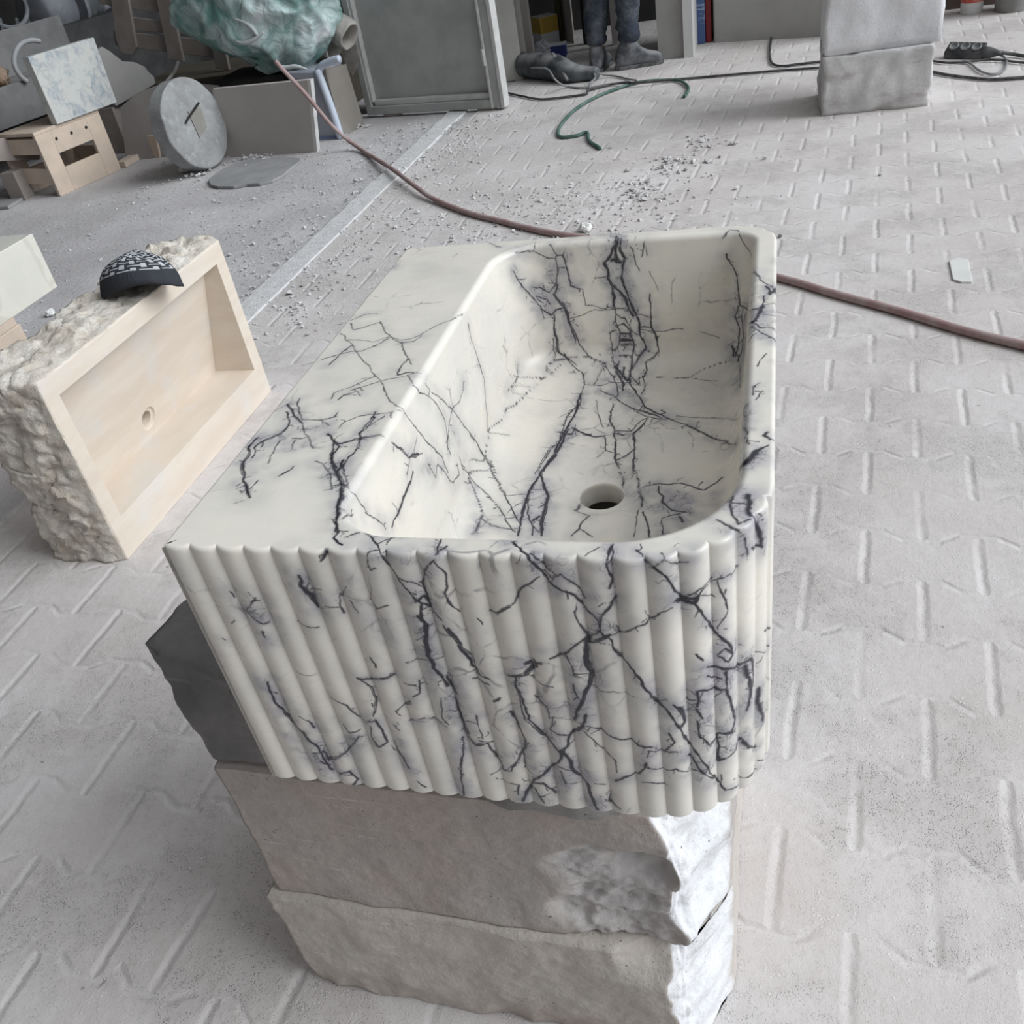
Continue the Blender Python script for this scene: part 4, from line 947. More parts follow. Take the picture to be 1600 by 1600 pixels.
# dark slab: ragged outline, ridge along its top edge
def dark_slab():
    top = [(-0.241, 0.165), (-0.217, 0.146), (-0.155, 0.132), (-0.098, 0.118), (0.05, 0.10), (0.15, 0.092), (0.27, 0.082), (0.335, 0.095), (0.35, 0.15), (0.36, 0.5), (0.10, 0.56), (-0.12, 0.50), (-0.20, 0.36), (-0.236, 0.228)]
    bot = [(-0.200, 0.150), (-0.172, 0.108), (-0.150, 0.098), (-0.09, 0.096), (0.05, 0.092), (0.15, 0.083), (0.27, 0.066), (0.325, 0.082), (0.345, 0.15), (0.35, 0.5), (0.10, 0.55), (-0.10, 0.50), (-0.165, 0.36), (-0.21, 0.24)]
    def dense(q, k=14):
        o = []
        for i in range(len(q)):
            a, b = np.array(q[i]), np.array(q[(i+1) % len(q)])
            for j in range(k): o.append(a+(b-a)*j/k)
        return np.array(o)
    T, B = dense(top), dense(bot); n = len(T); rows = []; V = []; F = []; cen = np.array((0.07, 0.3))
    def rag(P, z, amp):
        out = []
        for p in P:
            r = mnoise.fractal(Vector((p[0]*14, p[1]*14, z*22)), 1, 2, 5)*amp
            d = p-cen; d /= np.linalg.norm(d); out.append((p[0]+d[0]*r, p[1]+d[1]*r, z+mnoise.noise(Vector((p[0]*20, p[1]*20, 4)))*amp*0.35))
        return out
    zt, zb = 0.6195, 0.5005
    rings = [[(cen[0]+(p[0]-cen[0])*0.02, cen[1]+(p[1]-cen[1])*0.02, zt) for p in T]]
    for s in (0.4, 0.75, 0.9, 0.965): rings.append([(cen[0]+(p[0]-cen[0])*s, cen[1]+(p[1]-cen[1])*s, zt) for p in T])
    rings.append([(q[0], q[1], zt-0.004) for q in rag(T*1.0, zt, 0.010)])
    for t in np.linspace(0.06, 1, 16):
        P = T*(1-t)+B*t
        bulge = 1+0.02*math.sin(math.pi*t)
        rings.append([(x, y, z) for x, y, z in rag(cen+(P-cen)*bulge, zt-0.004-(zt-zb-0.008)*t, 0.009+0.006*(t < 0.3))])
    rings.append([(cen[0]+(p[0]-cen[0])*0.97, cen[1]+(p[1]-cen[1])*0.97, zb) for p in B]); rings.append([(cen[0]+(p[0]-cen[0])*0.02, cen[1]+(p[1]-cen[1])*0.02, zb) for p in B])
    for r in rings: V += r
    for i in range(len(rings)-1):
        for j in range(n): F.append((i*n+j, i*n+(j+1) % n, (i+1)*n+(j+1) % n, (i+1)*n+j))
    F += [tuple(range(n)), tuple(range((len(rings)-1)*n, len(rings)*n))[::-1]]
    o = mesh_obj('stone_slab', V, F, darkstone, smooth=True)
    tag(o, 'dark grey broken stone slab lying between the marble basin and the blocks', 'stone slab')
dark_slab()
# ------------------------------------------------------------------ travertine trough standing on its side
def travertine():
    m = M('travertine', 0.6, 0.3)
    w = m.warp(0.04, 5)
    band = m.noise(3.0, 5, 0.6, m.scale(w, (2.0, 0.8, 5.0)))
    col = m.mix(m.rng(band, 0.35, 0.66), (0.68, 0.605, 0.515), (0.625, 0.535, 0.445)); col = m.mix(m.math('MULTIPLY', m.rng(m.noise(7, 5), 0.5, 0.7), 0.5), col, (0.62, 0.60, 0.575))
    pit = m.math('MULTIPLY', m.rng(m.voro(130), 0.06, 0.14, 1, 0), m.rng(m.noise(14, 4), 0.52, 0.62)); col = m.mix(m.math('MULTIPLY', pit, 0.3), col, (0.80, 0.77, 0.72))
    return m.done(col, m.bump(m.noise(120, 4), 0.12, 0.002))
def raw_face():
    m = M('rough_split_travertine', 0.9, 0.2)
    col = m.mix(m.rng(m.noise(16, 7, 0.7), 0.35, 0.68), (0.86, 0.81, 0.73), (0.68, 0.60, 0.50)); crk = m.rng(m.noise(40, 6, 0.7, dist=1.0), 0.40, 0.5, 1, 0)
    col = m.mix(m.math('MULTIPLY', crk, 0.25), col, (0.42, 0.39, 0.34))
    return m.done(col, m.bump(m.noise(55, 7, 0.72), 0.8, 0.012))
TX = -1.105
def trough():
    # front face lies in the plane x = TX; opening, sloping back wall and sill measured on the photograph
    Y0, Y1, Z1 = 1.006, 1.853, 0.502
    yo, y1o = [vp(*q, (TX, 0), (TX, 1)) for q in ((93, 615), (340, 413))]
    low, lowr = [vp(*q, (TX, 0), (TX, 1)) for q in ((188, 806), (397, 580))]
    a0, a1, z0, z1 = (yo[1]+low[1])/2, (y1o[1]+lowr[1])/2, (low[2]+lowr[2])/2, (yo[2]+y1o[2])/2
    V = []; F = []
    TH = 0.215
    def ring(pts, nseg):                                # closed loop sampled between 4 corners
        o = []
        for i in range(4):
            p, q = np.array(pts[i], float), np.array(pts[(i+1) % 4], float)
            for j in range(nseg[i % 2]): o.append(p+(q-p)*j/nseg[i % 2])
        return o
    ns = (120, 70)
    sq = lambda x, y0, y1, za, zb: [(x, y0, za), (x, y1, za), (x, y1, zb), (x, y0, zb)]
    def rough(P, amp, seed, rim=1.0):
        out = []
        for p in P:
            r = np.array(mnoise.noise_vector(Vector(p*15+seed)))*0.65+np.array(mnoise.noise_vector(Vector((p[0]*34, p[1]*34, p[2]*60))))*0.40+np.array(mnoise.noise_vector(Vector(p*95)))*0.18
            q = p+r*amp; q[2] = max(q[2], 0.0)
            if p[2] < 1e-4: q[2] = 0.0
            out.append(q)
        return out
    rows = []
    # outside: back face centre -> back edge -> front edge
    cy, cz = (Y0+Y1)/2, Z1/2
    for s in (0.03, 0.5, 0.85): rows.append(rough(ring(sq(TX-TH, cy+(Y0-cy)*s, cy+(Y1-cy)*s, cz+(0-cz)*s, cz+(Z1-cz)*s), ns), 0.012, 2))
    for t in np.linspace(0, 1, 34)[:-1]:
        k = 0.025*min(1, (1-t)*5); b = 0.01*math.sin(math.pi*t)
        P = ring(sq(TX-TH*(1-t), Y0-b, Y1+b, 0, Z1+b), ns)
        rows.append(rough(P, k, 5))
    n_raw = len(rows)
    rows.append(rough(ring(sq(TX-0.002, Y0, Y1, 0, Z1), ns), 0.004, 8)); rows.append(ring(sq(TX, Y0+0.003, Y1-0.003, 0.002, Z1-0.004), ns))
    for t in (0.33, 0.66): rows.append([a*(1-t)+b*t for a, b in zip(rows[-1] if t < .5 else rows[-2], ring(sq(TX, a0, a1, z0, z1), ns))])
    rows.append(ring(sq(TX, a0, a1, z0, z1), ns))
    # inside: the upper wall slides in as a long slope, the lower and side walls are straight
    D = 0.135
    inner = [(TX-D, a0+0.012, z0+0.004), (TX-D, a1-0.006, z0+0.004), (TX-0.045, a1-0.004, z1-0.004), (TX-0.045, a0+0.004, z1-0.004)]
    R = ring(inner, ns); A = rows[-1]
    for t in np.linspace(0, 1, 9)[1:]: rows.append([a*(1-t)+b*t for a, b in zip(A, R)])
    hc = np.array(pl(232, 654, R[0], np.cross(R[120]-R[0], R[-70]-R[0])))
    e1 = (R[120]-R[0]); e1 /= np.linalg.norm(e1); e2 = R[-70]-R[0]; e2 -= e1*(e2@e1); e2 /= np.linalg.norm(e2); nn = np.cross(e1, e2)
    if nn[0] > 0: nn = -nn
    def disc(r, d):
        o = []
        for p in R:
            a = math.atan2((p-hc)@e2, (p-hc)@e1); o.append(hc+r*(math.cos(a)*e1+math.sin(a)*e2)+nn*d)
        return o
    K = disc(0.034, 0)
    for t in np.linspace(0, 1, 10)[1:]: rows.append([a*(1-t)+b*t for a, b in zip(R, K)])
    rows.append(disc(0.031, 0.006)); rows.append(disc(0.0215, 0.007)); rows.append(disc(0.021, 0.055)); rows.append(disc(0.001, 0.056))
    n = len(R)
    for r in rows: V += [tuple(p) for p in r]
    for i in range(len(rows)-1):
        for j in range(n): F.append((i*n+j, i*n+(j+1) % n, (i+1)*n+(j+1) % n, (i+1)*n+j))
    F.append(tuple(range(n)))
    o = mesh_obj('travertine_trough', V, F, travertine(), origin=(TX, Y0, 0)); o.data.materials.append(raw_face())
    o.data.materials.append(simple('drain_shadow', (0.30, 0.29, 0.27)))
    for p in o.data.polygons:
        i = p.index//n
        if i < n_raw or p.index >= (len(rows)-1)*n: p.material_index = 1; p.use_smooth = True
    return tag(o, 'beige travertine trough with rough split edges, standing on its side on the pavers', 'stone trough')
trough()
# ------------------------------------------------------------------ the shed: roof, back and left walls
plaster = simple('grey_plaster', (0.20, 0.195, 0.19), (0.14, 0.14, 0.14), 3, 0.95, 0.3, 20, 0.01)
roofing = simple('roof_sheet', (0.30, 0.30, 0.29), (0.26, 0.26, 0.26), 2, 0.9, 0)
tag(mesh_obj('ceiling', *box((-8.2, -3.5, 3.6), (RX, 8.3, 3.7)), roofing), kind='structure')  # unseen roof, its extent shaped to keep the left and back dim
tag(mesh_obj('wall_back', *box((-8.2, 8.0, 0), (3.2, 8.2, 3.6)), plaster), kind='structure')
tag(mesh_obj('wall_left', *box((-8.2, -1.5, 0), (-8.0, 8.0, 3.6)), plaster), kind='structure')
tag(mesh_obj('wall_front_shade', *box((-8.2, -3.0, 0), (1.6, -2.8, 3.6)), plaster), kind='structure')  # unseen wall added behind the camera to cut the light from there
# kerb between the pavers and the lower concrete
def kerb():
    m = floor_material('concrete'); m.name = 'kerb_concrete'
    pts = []
    V = []; F = []; N = 90
    for i in range(N+1):
        t = 0.19+0.81*i/N; x = K0[0]+(K1[0]-K0[0])*t; y = K0[1]+(K1[1]-K0[1])*t
        w = mnoise.noise(Vector((0.3, y*6, 1)))*0.008; h = 0.009+mnoise.noise(Vector((3, y*7, 1)))*0.003
        w2 = mnoise.noise(Vector((7, y*2.5, 1)))*0.03
        V += [(x-0.035+w, y, -0.03), (x-0.030+w, y, h), (x+0.08+w2*.4, y, h*0.6), (x+0.11+w2*.4, y, -0.03)]
    for i in range(N):
        for j in range(4): F.append((i*4+j, i*4+(j+1) % 4, (i+1)*4+(j+1) % 4, (i+1)*4+j))
    F += [(0, 1, 2, 3), (N*4+3, N*4+2, N*4+1, N*4)]
    tag(mesh_obj('trim_1', V, F, simple('kerb', (0.68, 0.675, 0.67), (0.56, 0.55, 0.545), 26, 0.95, 0.9, 130, 0.006, speck=0.35), smooth=False), kind='structure')
kerb()
# ------------------------------------------------------------------ hoses and cables
def hose(name, pts, r, mat, label, cat='hose', sub=10, k=8):
    o = mesh_obj(name, *tube(smooth_path(pts, sub), r, k), mat, smooth=True); return tag(o, label, cat)
red = simple('dusty_red_rubber', (0.33, 0.215, 0.205), (0.41, 0.33, 0.32), 16, 0.8, 0.1)
hose('hose', [*[vp(x, y, (-2.6, 4.6), fl(562, 232)) for x, y in ((430, 95), (445, 112), (480, 150), (520, 198))], fl(562, 232, .015), fl(610, 262, .035), fl(650, 292, .03), fl(680, 312, .016), fl(730, 332, .013), fl(780, 345, .013), fl(832, 358, .013), fl(885, 368, .013),
              (0.05, 2.82, .013), fl(1218, 434, .013), fl(1300, 458, .013), fl(1400, 485, .013), fl(1500, 515, .013), fl(1600, 540, .013), fl(1700, 566, .013)], 0.0125, red,
     'long dusty red rubber hose running across the whole floor behind the marble basin')
grn = simple('green_tape', (0.06, 0.13, 0.105), (0.13, 0.20, 0.175), 10, 0.6, 0)
hose('hose', [fl(1069, 151, .01), fl(1075, 142, .01), fl(1074, 134, .012), fl(1062, 126, .012), fl(1040, 125, .012), fl(1000, 128, .012), fl(965, 138, .012), fl(930, 152, .012), fl(900, 170, .012), fl(880, 190, .012), fl(872, 206, .010), fl(877, 214, .010), fl(900, 212, .010), fl(917, 207, .012), fl(921, 220, .010), fl(938, 232, .010)], 0.009, grn,
     'thin green hose curving over the floor in front of the standing person')
blk = simple('black_cable', (0.04, 0.04, 0.042), (0.12, 0.12, 0.12), 20, 0.7, 0)
gry = simple('grey_cable', (0.20, 0.205, 0.21), (0.30, 0.30, 0.30), 20, 0.7, 0)
hose('cable', [fl(788, 144, .01), fl(815, 150, .01), fl(845, 155, .01), fl(880, 152, .01), fl(915, 147, .01), fl(918, 142, .01), fl(930, 138, .01), fl(960, 131, .012), fl(1000, 128.5, .026), fl(1070, 123, .01), fl(1150, 116, .01), fl(1220, 110, .01), fl(1280, 106, .01)], 0.007, blk, 'black cable lying from the panel to the far stone block', 'cable')
hose('cable', [fl(1234, -30, .01), fl(1222, 2, .01), fl(1210, 30, .01), fl(1205, 60, .01), fl(1203, 84, .01), fl(1207, 99, .01), fl(1222, 103, .01), fl(1250, 100, .01), fl(1284, 96, .01)], 0.007, blk, 'black cable looping down past the grey wall panel', 'cable')
hose('cable', [fl(830, 106, .12), fl(855, 108, .12), fl(868, 125, .08), fl(885, 135, .01), fl(915, 137, .01), fl(950, 132, .01), fl(985, 127, .028)], 0.006, gry, 'grey cable draped over the black rubber boot', 'cable')
hose('cable', [fl(921, 138, .01), fl(922, 130, .02), fl(930, 122, .03), fl(929, 113, .05), fl(945, 117, .02), fl(962, 119, .01), fl(984, 124, .01), fl(995, 125.5, .03)], 0.006, gry, 'grey cable coiled beside the boots of the person', 'cable')
hose('cable', [fl(1455, 95, .01), fl(1480, 98, .01), fl(1510, 97, .01), fl(1550, 93, .012), fl(1600, 98, .01), fl(1640, 99, .01)], 0.006, blk, 'black cable passing just under the power strip', 'cable')
hose('cable', [fl(1455, 112, .01), fl(1480, 117, .01), fl(1510, 121, .01), fl(1550, 124, .01), fl(1600, 121, .01), fl(1650, 118, .01)], 0.008, blk, 'thick black cable lowest on the floor right of the far block', 'cable')
# power strip
def power_strip():
    A, B = fl(1473, 92), fl(1532, 94); d = (B-A)/np.linalg.norm(B-A); s = np.array((-d[1], d[0], 0)); up = np.array((0, 0, 1.0))
    root = empty('power_strip', (A+B)/2, 'black power strip with round sockets on the floor right of the far block', 'power strip')
    blkp = simple('black_plastic', (0.045, 0.045, 0.05), (0.13, 0.13, 0.13), 12, 0.5, 0)
    L = np.linalg.norm(B-A)
    V, F = hexa([A, B, B+s*.07, A+s*.07, A+up*.035, B+up*.035, B+s*.06+up*.075, A+s*.06+up*.075], (1, 1, 1)); bevel(mesh_obj('housing', V, F, blkp, root), 0.008, 3)
    nrm = np.cross(d, (s*.06+up*.04)/np.linalg.norm(s*.06+up*.04))
    if nrm[2] < 0: nrm = -nrm
    for i in range(3):
        c = A+d*L*(0.2+0.3*i)+s*.028+up*.055
        o = mesh_obj('socket', *lathe([(0.024, 0), (0.026, 0.006), (0.024, 0.010), (0.019, 0.010), (0.018, 0.002)], 20, c, nrm), gry, root, smooth=True)
    E = B+s*.03+up*.03
    mesh_obj('cable_gland', *tube([E-d*.01, E+d*.03, E+d*.075, E+d*.09], [.03, .028, .014, .010], 12), blkp, root, smooth=True)
    P = smooth_path([E+d*.08, fl(1565, 82, .03), fl(1585, 85, .015), fl(1610, 89, .012), fl(1650, 92, .01)], 8); mesh_obj('lead', *tube(P, .009, 8), blkp, root, smooth=True)
    P = smooth_path([E+d*.06, fl(1558, 84, .02), fl(1570, 90, .01), fl(1573, 102, .01), fl(1565, 112, .01), fl(1548, 116, .01), fl(1530, 110, .01), fl(1515, 98, .01), fl(1505, 95, .012)], 8); mesh_obj('lead', *tube(P, .006, 8), gry, root, smooth=True)
power_strip()
# ------------------------------------------------------------------ far pile of two blocks
def far_blocks():
    A, B = fl(1290, 182), fl(1452, 166); n = np.array((B[1]-A[1], A[0]-B[0], 0.0)); n /= np.linalg.norm(n)
    if n[1] < 0: n = -n
    m1 = stone_material('far_grey_stone', (0.56, 0.555, 0.55), (0.64, 0.635, 0.625), (0.36, 0.32, 0.305), 7, pits=.6); m2 = stone_material('far_white_stone', (0.74, 0.74, 0.75), (0.68, 0.68, 0.69), (0.60, 0.60, 0.62), 4, pits=.1)
    zt = (vp(1284, 84, A, B)[2]+vp(1455, 76, A, B)[2])/2
    def mk(P0, P1, dep, z0, z1, mat, seed, label, amp=.022):
        C8 = [P0, P1, P1+n*dep, P0+n*dep]; C8 = [(c[0], c[1], z0) for c in C8]+[(c[0], c[1], z1) for c in C8]
        rd = rough_disp(amp, 9, seed)
        def f(u, v, w, p, c):
            q = rd(u, v, w, p, c)
            e = sum(1 for t in (u, v, w) if t in (0.0, 1.0))
            if e >= 2:
                k = abs(mnoise.noise(Vector(p*7+np.array((seed, 0, 0)))))*0.035; d = c-p; q = q+d/np.linalg.norm(d)*k
            if w == 0: q[2] = z0+.001
            if w == 1: q[2] = min(q[2], z1-.001)
            return q
        V, F = hexa(C8, (26, 14, 18), f); tag(mesh_obj('stone_block', V, F, mat, smooth=True), label, 'stone block')
    mk(A-(B-A)*0.05, B, .42, 0, zt, m1, 4.4, 'grey weathered stone block on the floor far behind the basin, under a whiter one')
    A2 = A+n*.0; mk(A-(B-A)*.045, B+(B-A)*.06+n*.04, .44, zt, zt+.62, m2, 8.8, 'whitish stone block with chipped edges standing on the far grey block', .013)
far_blocks()
# ------------------------------------------------------------------ paper chip, flat offcuts, rubble
def flat_piece(name, px, z, th, mat, label, cat, wob=0.0):
    P = [fl(x, y, z+th) for x, y in px]
    o = mesh_obj(name, *prism(P, (0, 0, -th)), mat); bevel(o, min(th*.3, .004), 2); return tag(o, label, cat)
pale = simple('pale_chip', (0.72, 0.72, 0.69), (0.66, 0.66, 0.64), 8, 0.7, 0.1)
flat_piece('stone_chip', [(1483, 407), (1498, 402), (1513, 405), (1519, 440), (1502, 440), (1489, 436)], 0, .006, pale, 'small pale flat stone chip lying on the pavers at the right', 'stone chip')
gslab = simple('grey_dusty_slab', (0.27, 0.27, 0.275), (0.33, 0.325, 0.32), 7, 0.9, 0.2)
flat_piece('stone_offcut', [(325, 280), (328, 288), (340, 291), (365, 291), (385, 287), (405, 286), (425, 281), (440, 274), (455, 262), (469, 251), (470, 247), (455, 245), (420, 247), (380, 250), (350, 262), (335, 272)], -.004, .018, gslab, 'thin grey stone offcut lying flat on the floor below the leaning slab', 'offcut')
flat_piece('stone_offcut', [(-30, 306), (20, 304), (37, 307), (28, 313), (12, 322), (-30, 326)], -.004, .02, gslab, 'narrow grey offcut lying on the floor at the left edge of the picture', 'offcut')
def rubble():
    rs = random.Random(11); V = []; F = []
    def stone(c, r):
        ph = [(rs.gauss(0, 1), rs.gauss(0, 1), rs.gauss(0, 1)) for _ in range(9)]
        bm = bmesh.new()
        for p in ph:
            l = math.sqrt(sum(q*q for q in p)); bm.verts.new((c[0]+p[0]/l*r*rs.uniform(.6, 1.2), c[1]+p[1]/l*r*rs.uniform(.6, 1.2), max(c[2]-.002, c[2]+r*.4+p[2]/l*r*.6)))
        h = bmesh.ops.convex_hull(bm, input=bm.verts)
        bmesh.ops.delete(bm, geom=list(set(g for g in h['geom_interior'] if isinstance(g, bmesh.types.BMVert))), context='VERTS')
        bm.verts.index_update(); n = len(V)
        V.extend([tuple(v.co) for v in bm.verts]); F.extend([tuple(v.index+n for v in f.verts) for f in bm.faces]); bm.free()
    kx = lambda y: K0[0]+(K1[0]-K0[0])*(y-K0[1])/(K1[1]-K0[1])
    for i in range(1500):                              # along the kerb, thickest beside it
        y = rs.uniform(2.2, 5.2); x = kx(y)+rs.choice((-.10, .22, .12))+rs.gauss(0, .20)
        stone((x, y, 0.0 if x > kx(y)+.1 else 0.0), abs(rs.gauss(0, .0045))+.0025)
    for i in range(1300):
        y = rs.uniform(1.6, 5.0); stone((rs.uniform(-3.4, -1.7), y, -.003), abs(rs.gauss(0, .0038))+.002)
    for i in range(700):
        x, y = rs.gauss(-.4, .35), rs.gauss(3.35, .32); stone((x, y, 0), abs(rs.gauss(0, .0045))+.003)
    for cx, cy, k in ((0.02, 3.9, 60), (-.12, 3.55, 50), (.12, 4.2, 30), (-2.6, 4.75, 60), (-2.9, 4.55, 40), (-2.2, 5.2, 60)):
        for i in range(k): stone((rs.gauss(cx, .07), rs.gauss(cy, .07), 0), abs(rs.gauss(0, .008))+.004)
    o = mesh_obj('rubble', V, F, simple('rubble', (0.62, 0.615, 0.61), (0.46, 0.45, 0.45), 30, 0.95, 0)); tag(o, 'white and grey crumbs of stone scattered over the floor along the kerb', 'rubble', kind='stuff')
rubble()
def lump(name, c, r, mat, label, cat, seed, sq=(1, 1, .7)):
    bm = bmesh.new(); bmesh.ops.create_icosphere(bm, subdivisions=3, radius=1)
    V = []
    for v in bm.verts:
        k = 1+0.35*mnoise.fractal(Vector(v.co*1.6)+Vector((seed, 0, 0)), 1, 2, 3); V.append((c[0]+v.co.x*r*sq[0]*k, c[1]+v.co.y*r*sq[1]*k, c[2]+r*sq[2]*.8+max(-.8, v.co.z*k)*r*sq[2]))
    F = [tuple(v.index for v in f.verts) for f in bm.faces]; bm.free()
    return tag(mesh_obj(name, V, F, mat, smooth=False), label, cat)
lump('stone_lump', fl(80, 492), .020, pale, 'small white lump of stone on the concrete behind the travertine trough', 'stone lump', 3)
lump('stone_lump', fl(915, 361), .026, pale, 'white lump of stone against the red hose, just beyond the marble basin', 'stone lump', 5)
lump('stone_lump', fl(290, 268), .035, pale, 'pale broken lump at the foot of the stone disc', 'stone lump', 8, (1.3, .8, .5))
# ------------------------------------------------------------------ left: stool, marble sample, disc, leaning slabs
wood = simple('pale_pine', (0.64, 0.525, 0.425), (0.55, 0.455, 0.375), 9, 0.8, 0.2, 70, 0.002)
oldwood = simple('dusty_old_wood', (0.31, 0.275, 0.25), (0.25, 0.22, 0.20), 8, 0.9, 0.3, 60, 0.003, dust=0.3)
darkwood = simple('dark_brown_board', (0.10, 0.085, 0.065), (0.07, 0.062, 0.05), 5, 0.9, 0.2)
blackm = simple('black_and_shade', (0.02, 0.02, 0.02), (0.035, 0.035, 0.035), 6, 0.9, 0)  # plain black, also stands in for the shade beside the tray
metal = simple('dusty_grey_metal', (0.20, 0.20, 0.20), (0.27, 0.265, 0.26), 4, 0.6, 0.1, dust=0.3, metal=0.1)
def frame_axes(A, B):
    d = B-A; L = np.linalg.norm(d[:2]); d = d/L; n = np.array((d[1], -d[0], 0.0))   # n points to the near side
    if n@(CAM-A)*1.0 < 0: n = -n
    return d, n, L
cA, cB = fl(95, 307, -.004), fl(190, 265, -.004); cd_, cn_, cL = frame_axes(cA, cB)
cT = (vp(55, 215, cA, cB)[2]+vp(160, 172, cA, cB)[2])/2
def stool():
    root = empty('wooden_stool', (cA+cB)/2-cn_*.15, 'low pale pine crate stool under the blue veined marble piece', 'stool')
    z = cA[2]; w = .115
    P = lambda s, h, o=0.0: cA+cd_*s-cn_*o+np.array((0, 0, h))
    H = cT-z
    for o in (0.0, .34):
        for s in (w/2, cL-w/2): bevel(mesh_obj('leg', *bar(P(s, 0, o+.012), P(s, H, o+.012), w, .024, cn_), wood, root), .003)
        bevel(mesh_obj('rail', *bar(P(w, H-.065, o+.012), P(cL-w, H-.065, o+.012), .024, .13), wood, root), .003)
        bevel(mesh_obj('rail', *bar(P(w, .07, o+.012), P(cL-w, .07, o+.012), .024, .14), wood, root), .003)
    for s in (.014, cL-.014):
        for h in (H-.06, .12): bevel(mesh_obj('side_board', *bar(P(s, h, .024), P(s, h, .328), .024, .09), wood, root), .003)
    for k in range(3):
        V, F = lathe([(0.0085, -0.001), (0.0085, 0.004), (0.0, 0.0041)], 10, P(w+.02+(cL-2*w-.04)*k/2, H-.05, -.0015), cn_); mesh_obj('nail_hole', V, F, blackm, root)
    bevel(mesh_obj('top_board', *hexa([P(0, H, 0), P(cL, H, 0), P(cL, H, .35), P(0, H, .35), P(0, H+.02, 0), P(cL, H+.02, 0), P(cL, H+.02, .35), P(0, H+.02, .35)], (1, 1, 1)), wood, root), .003)
    mesh_obj('foot_board', *bar(P(cL+.03, .02, .03), P(cL+.30, .02, .10), .07, .035), wood, root)
stool()
def sample():
    m = M('blue_veined_marble', 0.4, 0.4); w = m.warp(0.10, 9)
    e = m.math('MULTIPLY', m.rng(m.voro(14, w, 'DISTANCE_TO_EDGE'), 0.0, 0.12, 1, 0), m.rng(m.noise(7, 4), 0.40, 0.6))
    cl = m.rng(m.noise(10, 6, 0.65, w), 0.46, 0.64); col = m.mix(cl, (0.60, 0.60, 0.57), (0.42, 0.46, 0.48)); col = m.mix(m.math('MULTIPLY', m.rng(m.noise(26, 5, 0.7, w), 0.50, 0.64), m.math('MULTIPLY', cl, 0.75)), col, (0.25, 0.30, 0.34)); col = m.mix(m.math('MULTIPLY', e, 0.28), col, (0.17, 0.21, 0.25))
    mat = m.done(col)
    A = cA+cn_*.02; B = cB+cn_*.02
    P = [vp(90, 194, A, B), vp(182, 158, A, B), vp(146, 57, A, B), vp(43, 88, A, B)]
    z0 = cT+.021; lo = min(P[0][2], P[1][2])
    q = (P[0][2]+P[1][2])/2; P[0][2] = q; P[1][2] = q; dz = z0-q
    for p in P: p[2] += dz
    o = bevel(mesh_obj('marble_slab', *prism(P, -cn_*.055), mat), .003); tag(o, 'square white marble piece with blue veins standing on the pine stool', 'marble slab')
sample()
gA, gB = fl(185, 262, -.004)+np.array((-.28, .12, 0)), fl(335, 248, -.004)+np.array((-.02, .22, 0))
def board(name, px, A, B, th, mat, label, cat, ground=True, bw=.002, lean=0.0):
    """upright board whose outline lies in the upright plane A-B"""
    P = [vp(x, y, A, B) for x, y in px]; d, n, L = frame_axes(np.array(A, float), np.array(B, float))
    if ground:
        zs = sorted(range(len(P)), key=lambda i: P[i][2])[:2]
        for i in zs: P[i][2] = -.004 if P[i][0] < -1.6 else 0.0
    o = mesh_obj(name, *prism(P, -n*th), mat)
    if bw: bevel(o, bw, 2)
    return tag(o, label, cat)
slabm = simple('brown_grey_slab', (0.31, 0.285, 0.27), (0.35, 0.33, 0.315), 3, 0.85, 0.1, dust=0.3)
board('stone_slab', [(198, 256), (335, 247), (340, 135), (262, 128), (215, 145), (188, 168)], gA, gB, .03, slabm, 'brownish grey stone slab standing on edge just behind the stone disc', 'stone slab')
board('stone_slab', [(335, 247), (491, 238), (480, 125), (332, 139)], fl(335, 247, -.004), fl(491, 238, -.004), .035, simple('taupe_slab', (0.42, 0.39, 0.365), (0.47, 0.44, 0.415), 3, 0.85, 0.1), 'taupe stone slab with a white cut edge standing at the foot of the green bag', 'stone slab')
A_, B_ = fl(335, 247, -.004), fl(491, 238, -.004); d_, n_, L_ = frame_axes(A_, B_)
te = [vp(491, 238, A_, B_), vp(480, 125, A_, B_)]; te[0][2] = -.004
mesh_obj('cut_edge', *prism([te[0], te[1], te[1]+d_*.022, te[0]+d_*.022], -n_*.035), simple('white_cut_edge', (0.62, 0.61, 0.59)), bpy.data.objects['stone_slab.002'])
# offcut of half round outline leaning against the stool
mpale = simple('pale_grey_slab', (0.36, 0.345, 0.335), (0.31, 0.30, 0.29), 4, 0.85, 0.1)
sA, sB = cA-cn_*.42, cB+cd_*.5-cn_*.30
hr = [(182, 166), (243, 131), (241, 120), (232, 112), (226, 104), (210, 97), (192, 96), (172, 80), (160, 73), (140, 88), (150, 130)]
Ph = [vp(x, y, sA, sB) for x, y in hr]
zmin = min(p[2] for p in Ph)
o = tag(bevel(mesh_obj('stone_offcut', *prism(Ph, -cn_*.03), mpale), .003), 'pale grey offcut with one rounded end propped up behind the blue veined marble piece', 'offcut')
lowp = min(Ph, key=lambda p: p[2])
tag(mesh_obj('wooden_block', *box((lowp[0]-.17, lowp[1]-.03, -.004), (lowp[0]-.02, lowp[1]+.16, lowp[2]-.001)), oldwood), 'dusty upright timber block hidden behind the pine stool under the rounded offcut', 'timber')
board('wooden_board', [(232, 246), (250, 248), (243, 212), (224, 212)], fl(232, 250, -.004)+np.array((-.03, .05, 0)), fl(250, 250, -.004)+np.array((0, .05, 0)), .02, wood, 'small cream board leaning by the left side of the stone disc', 'board')
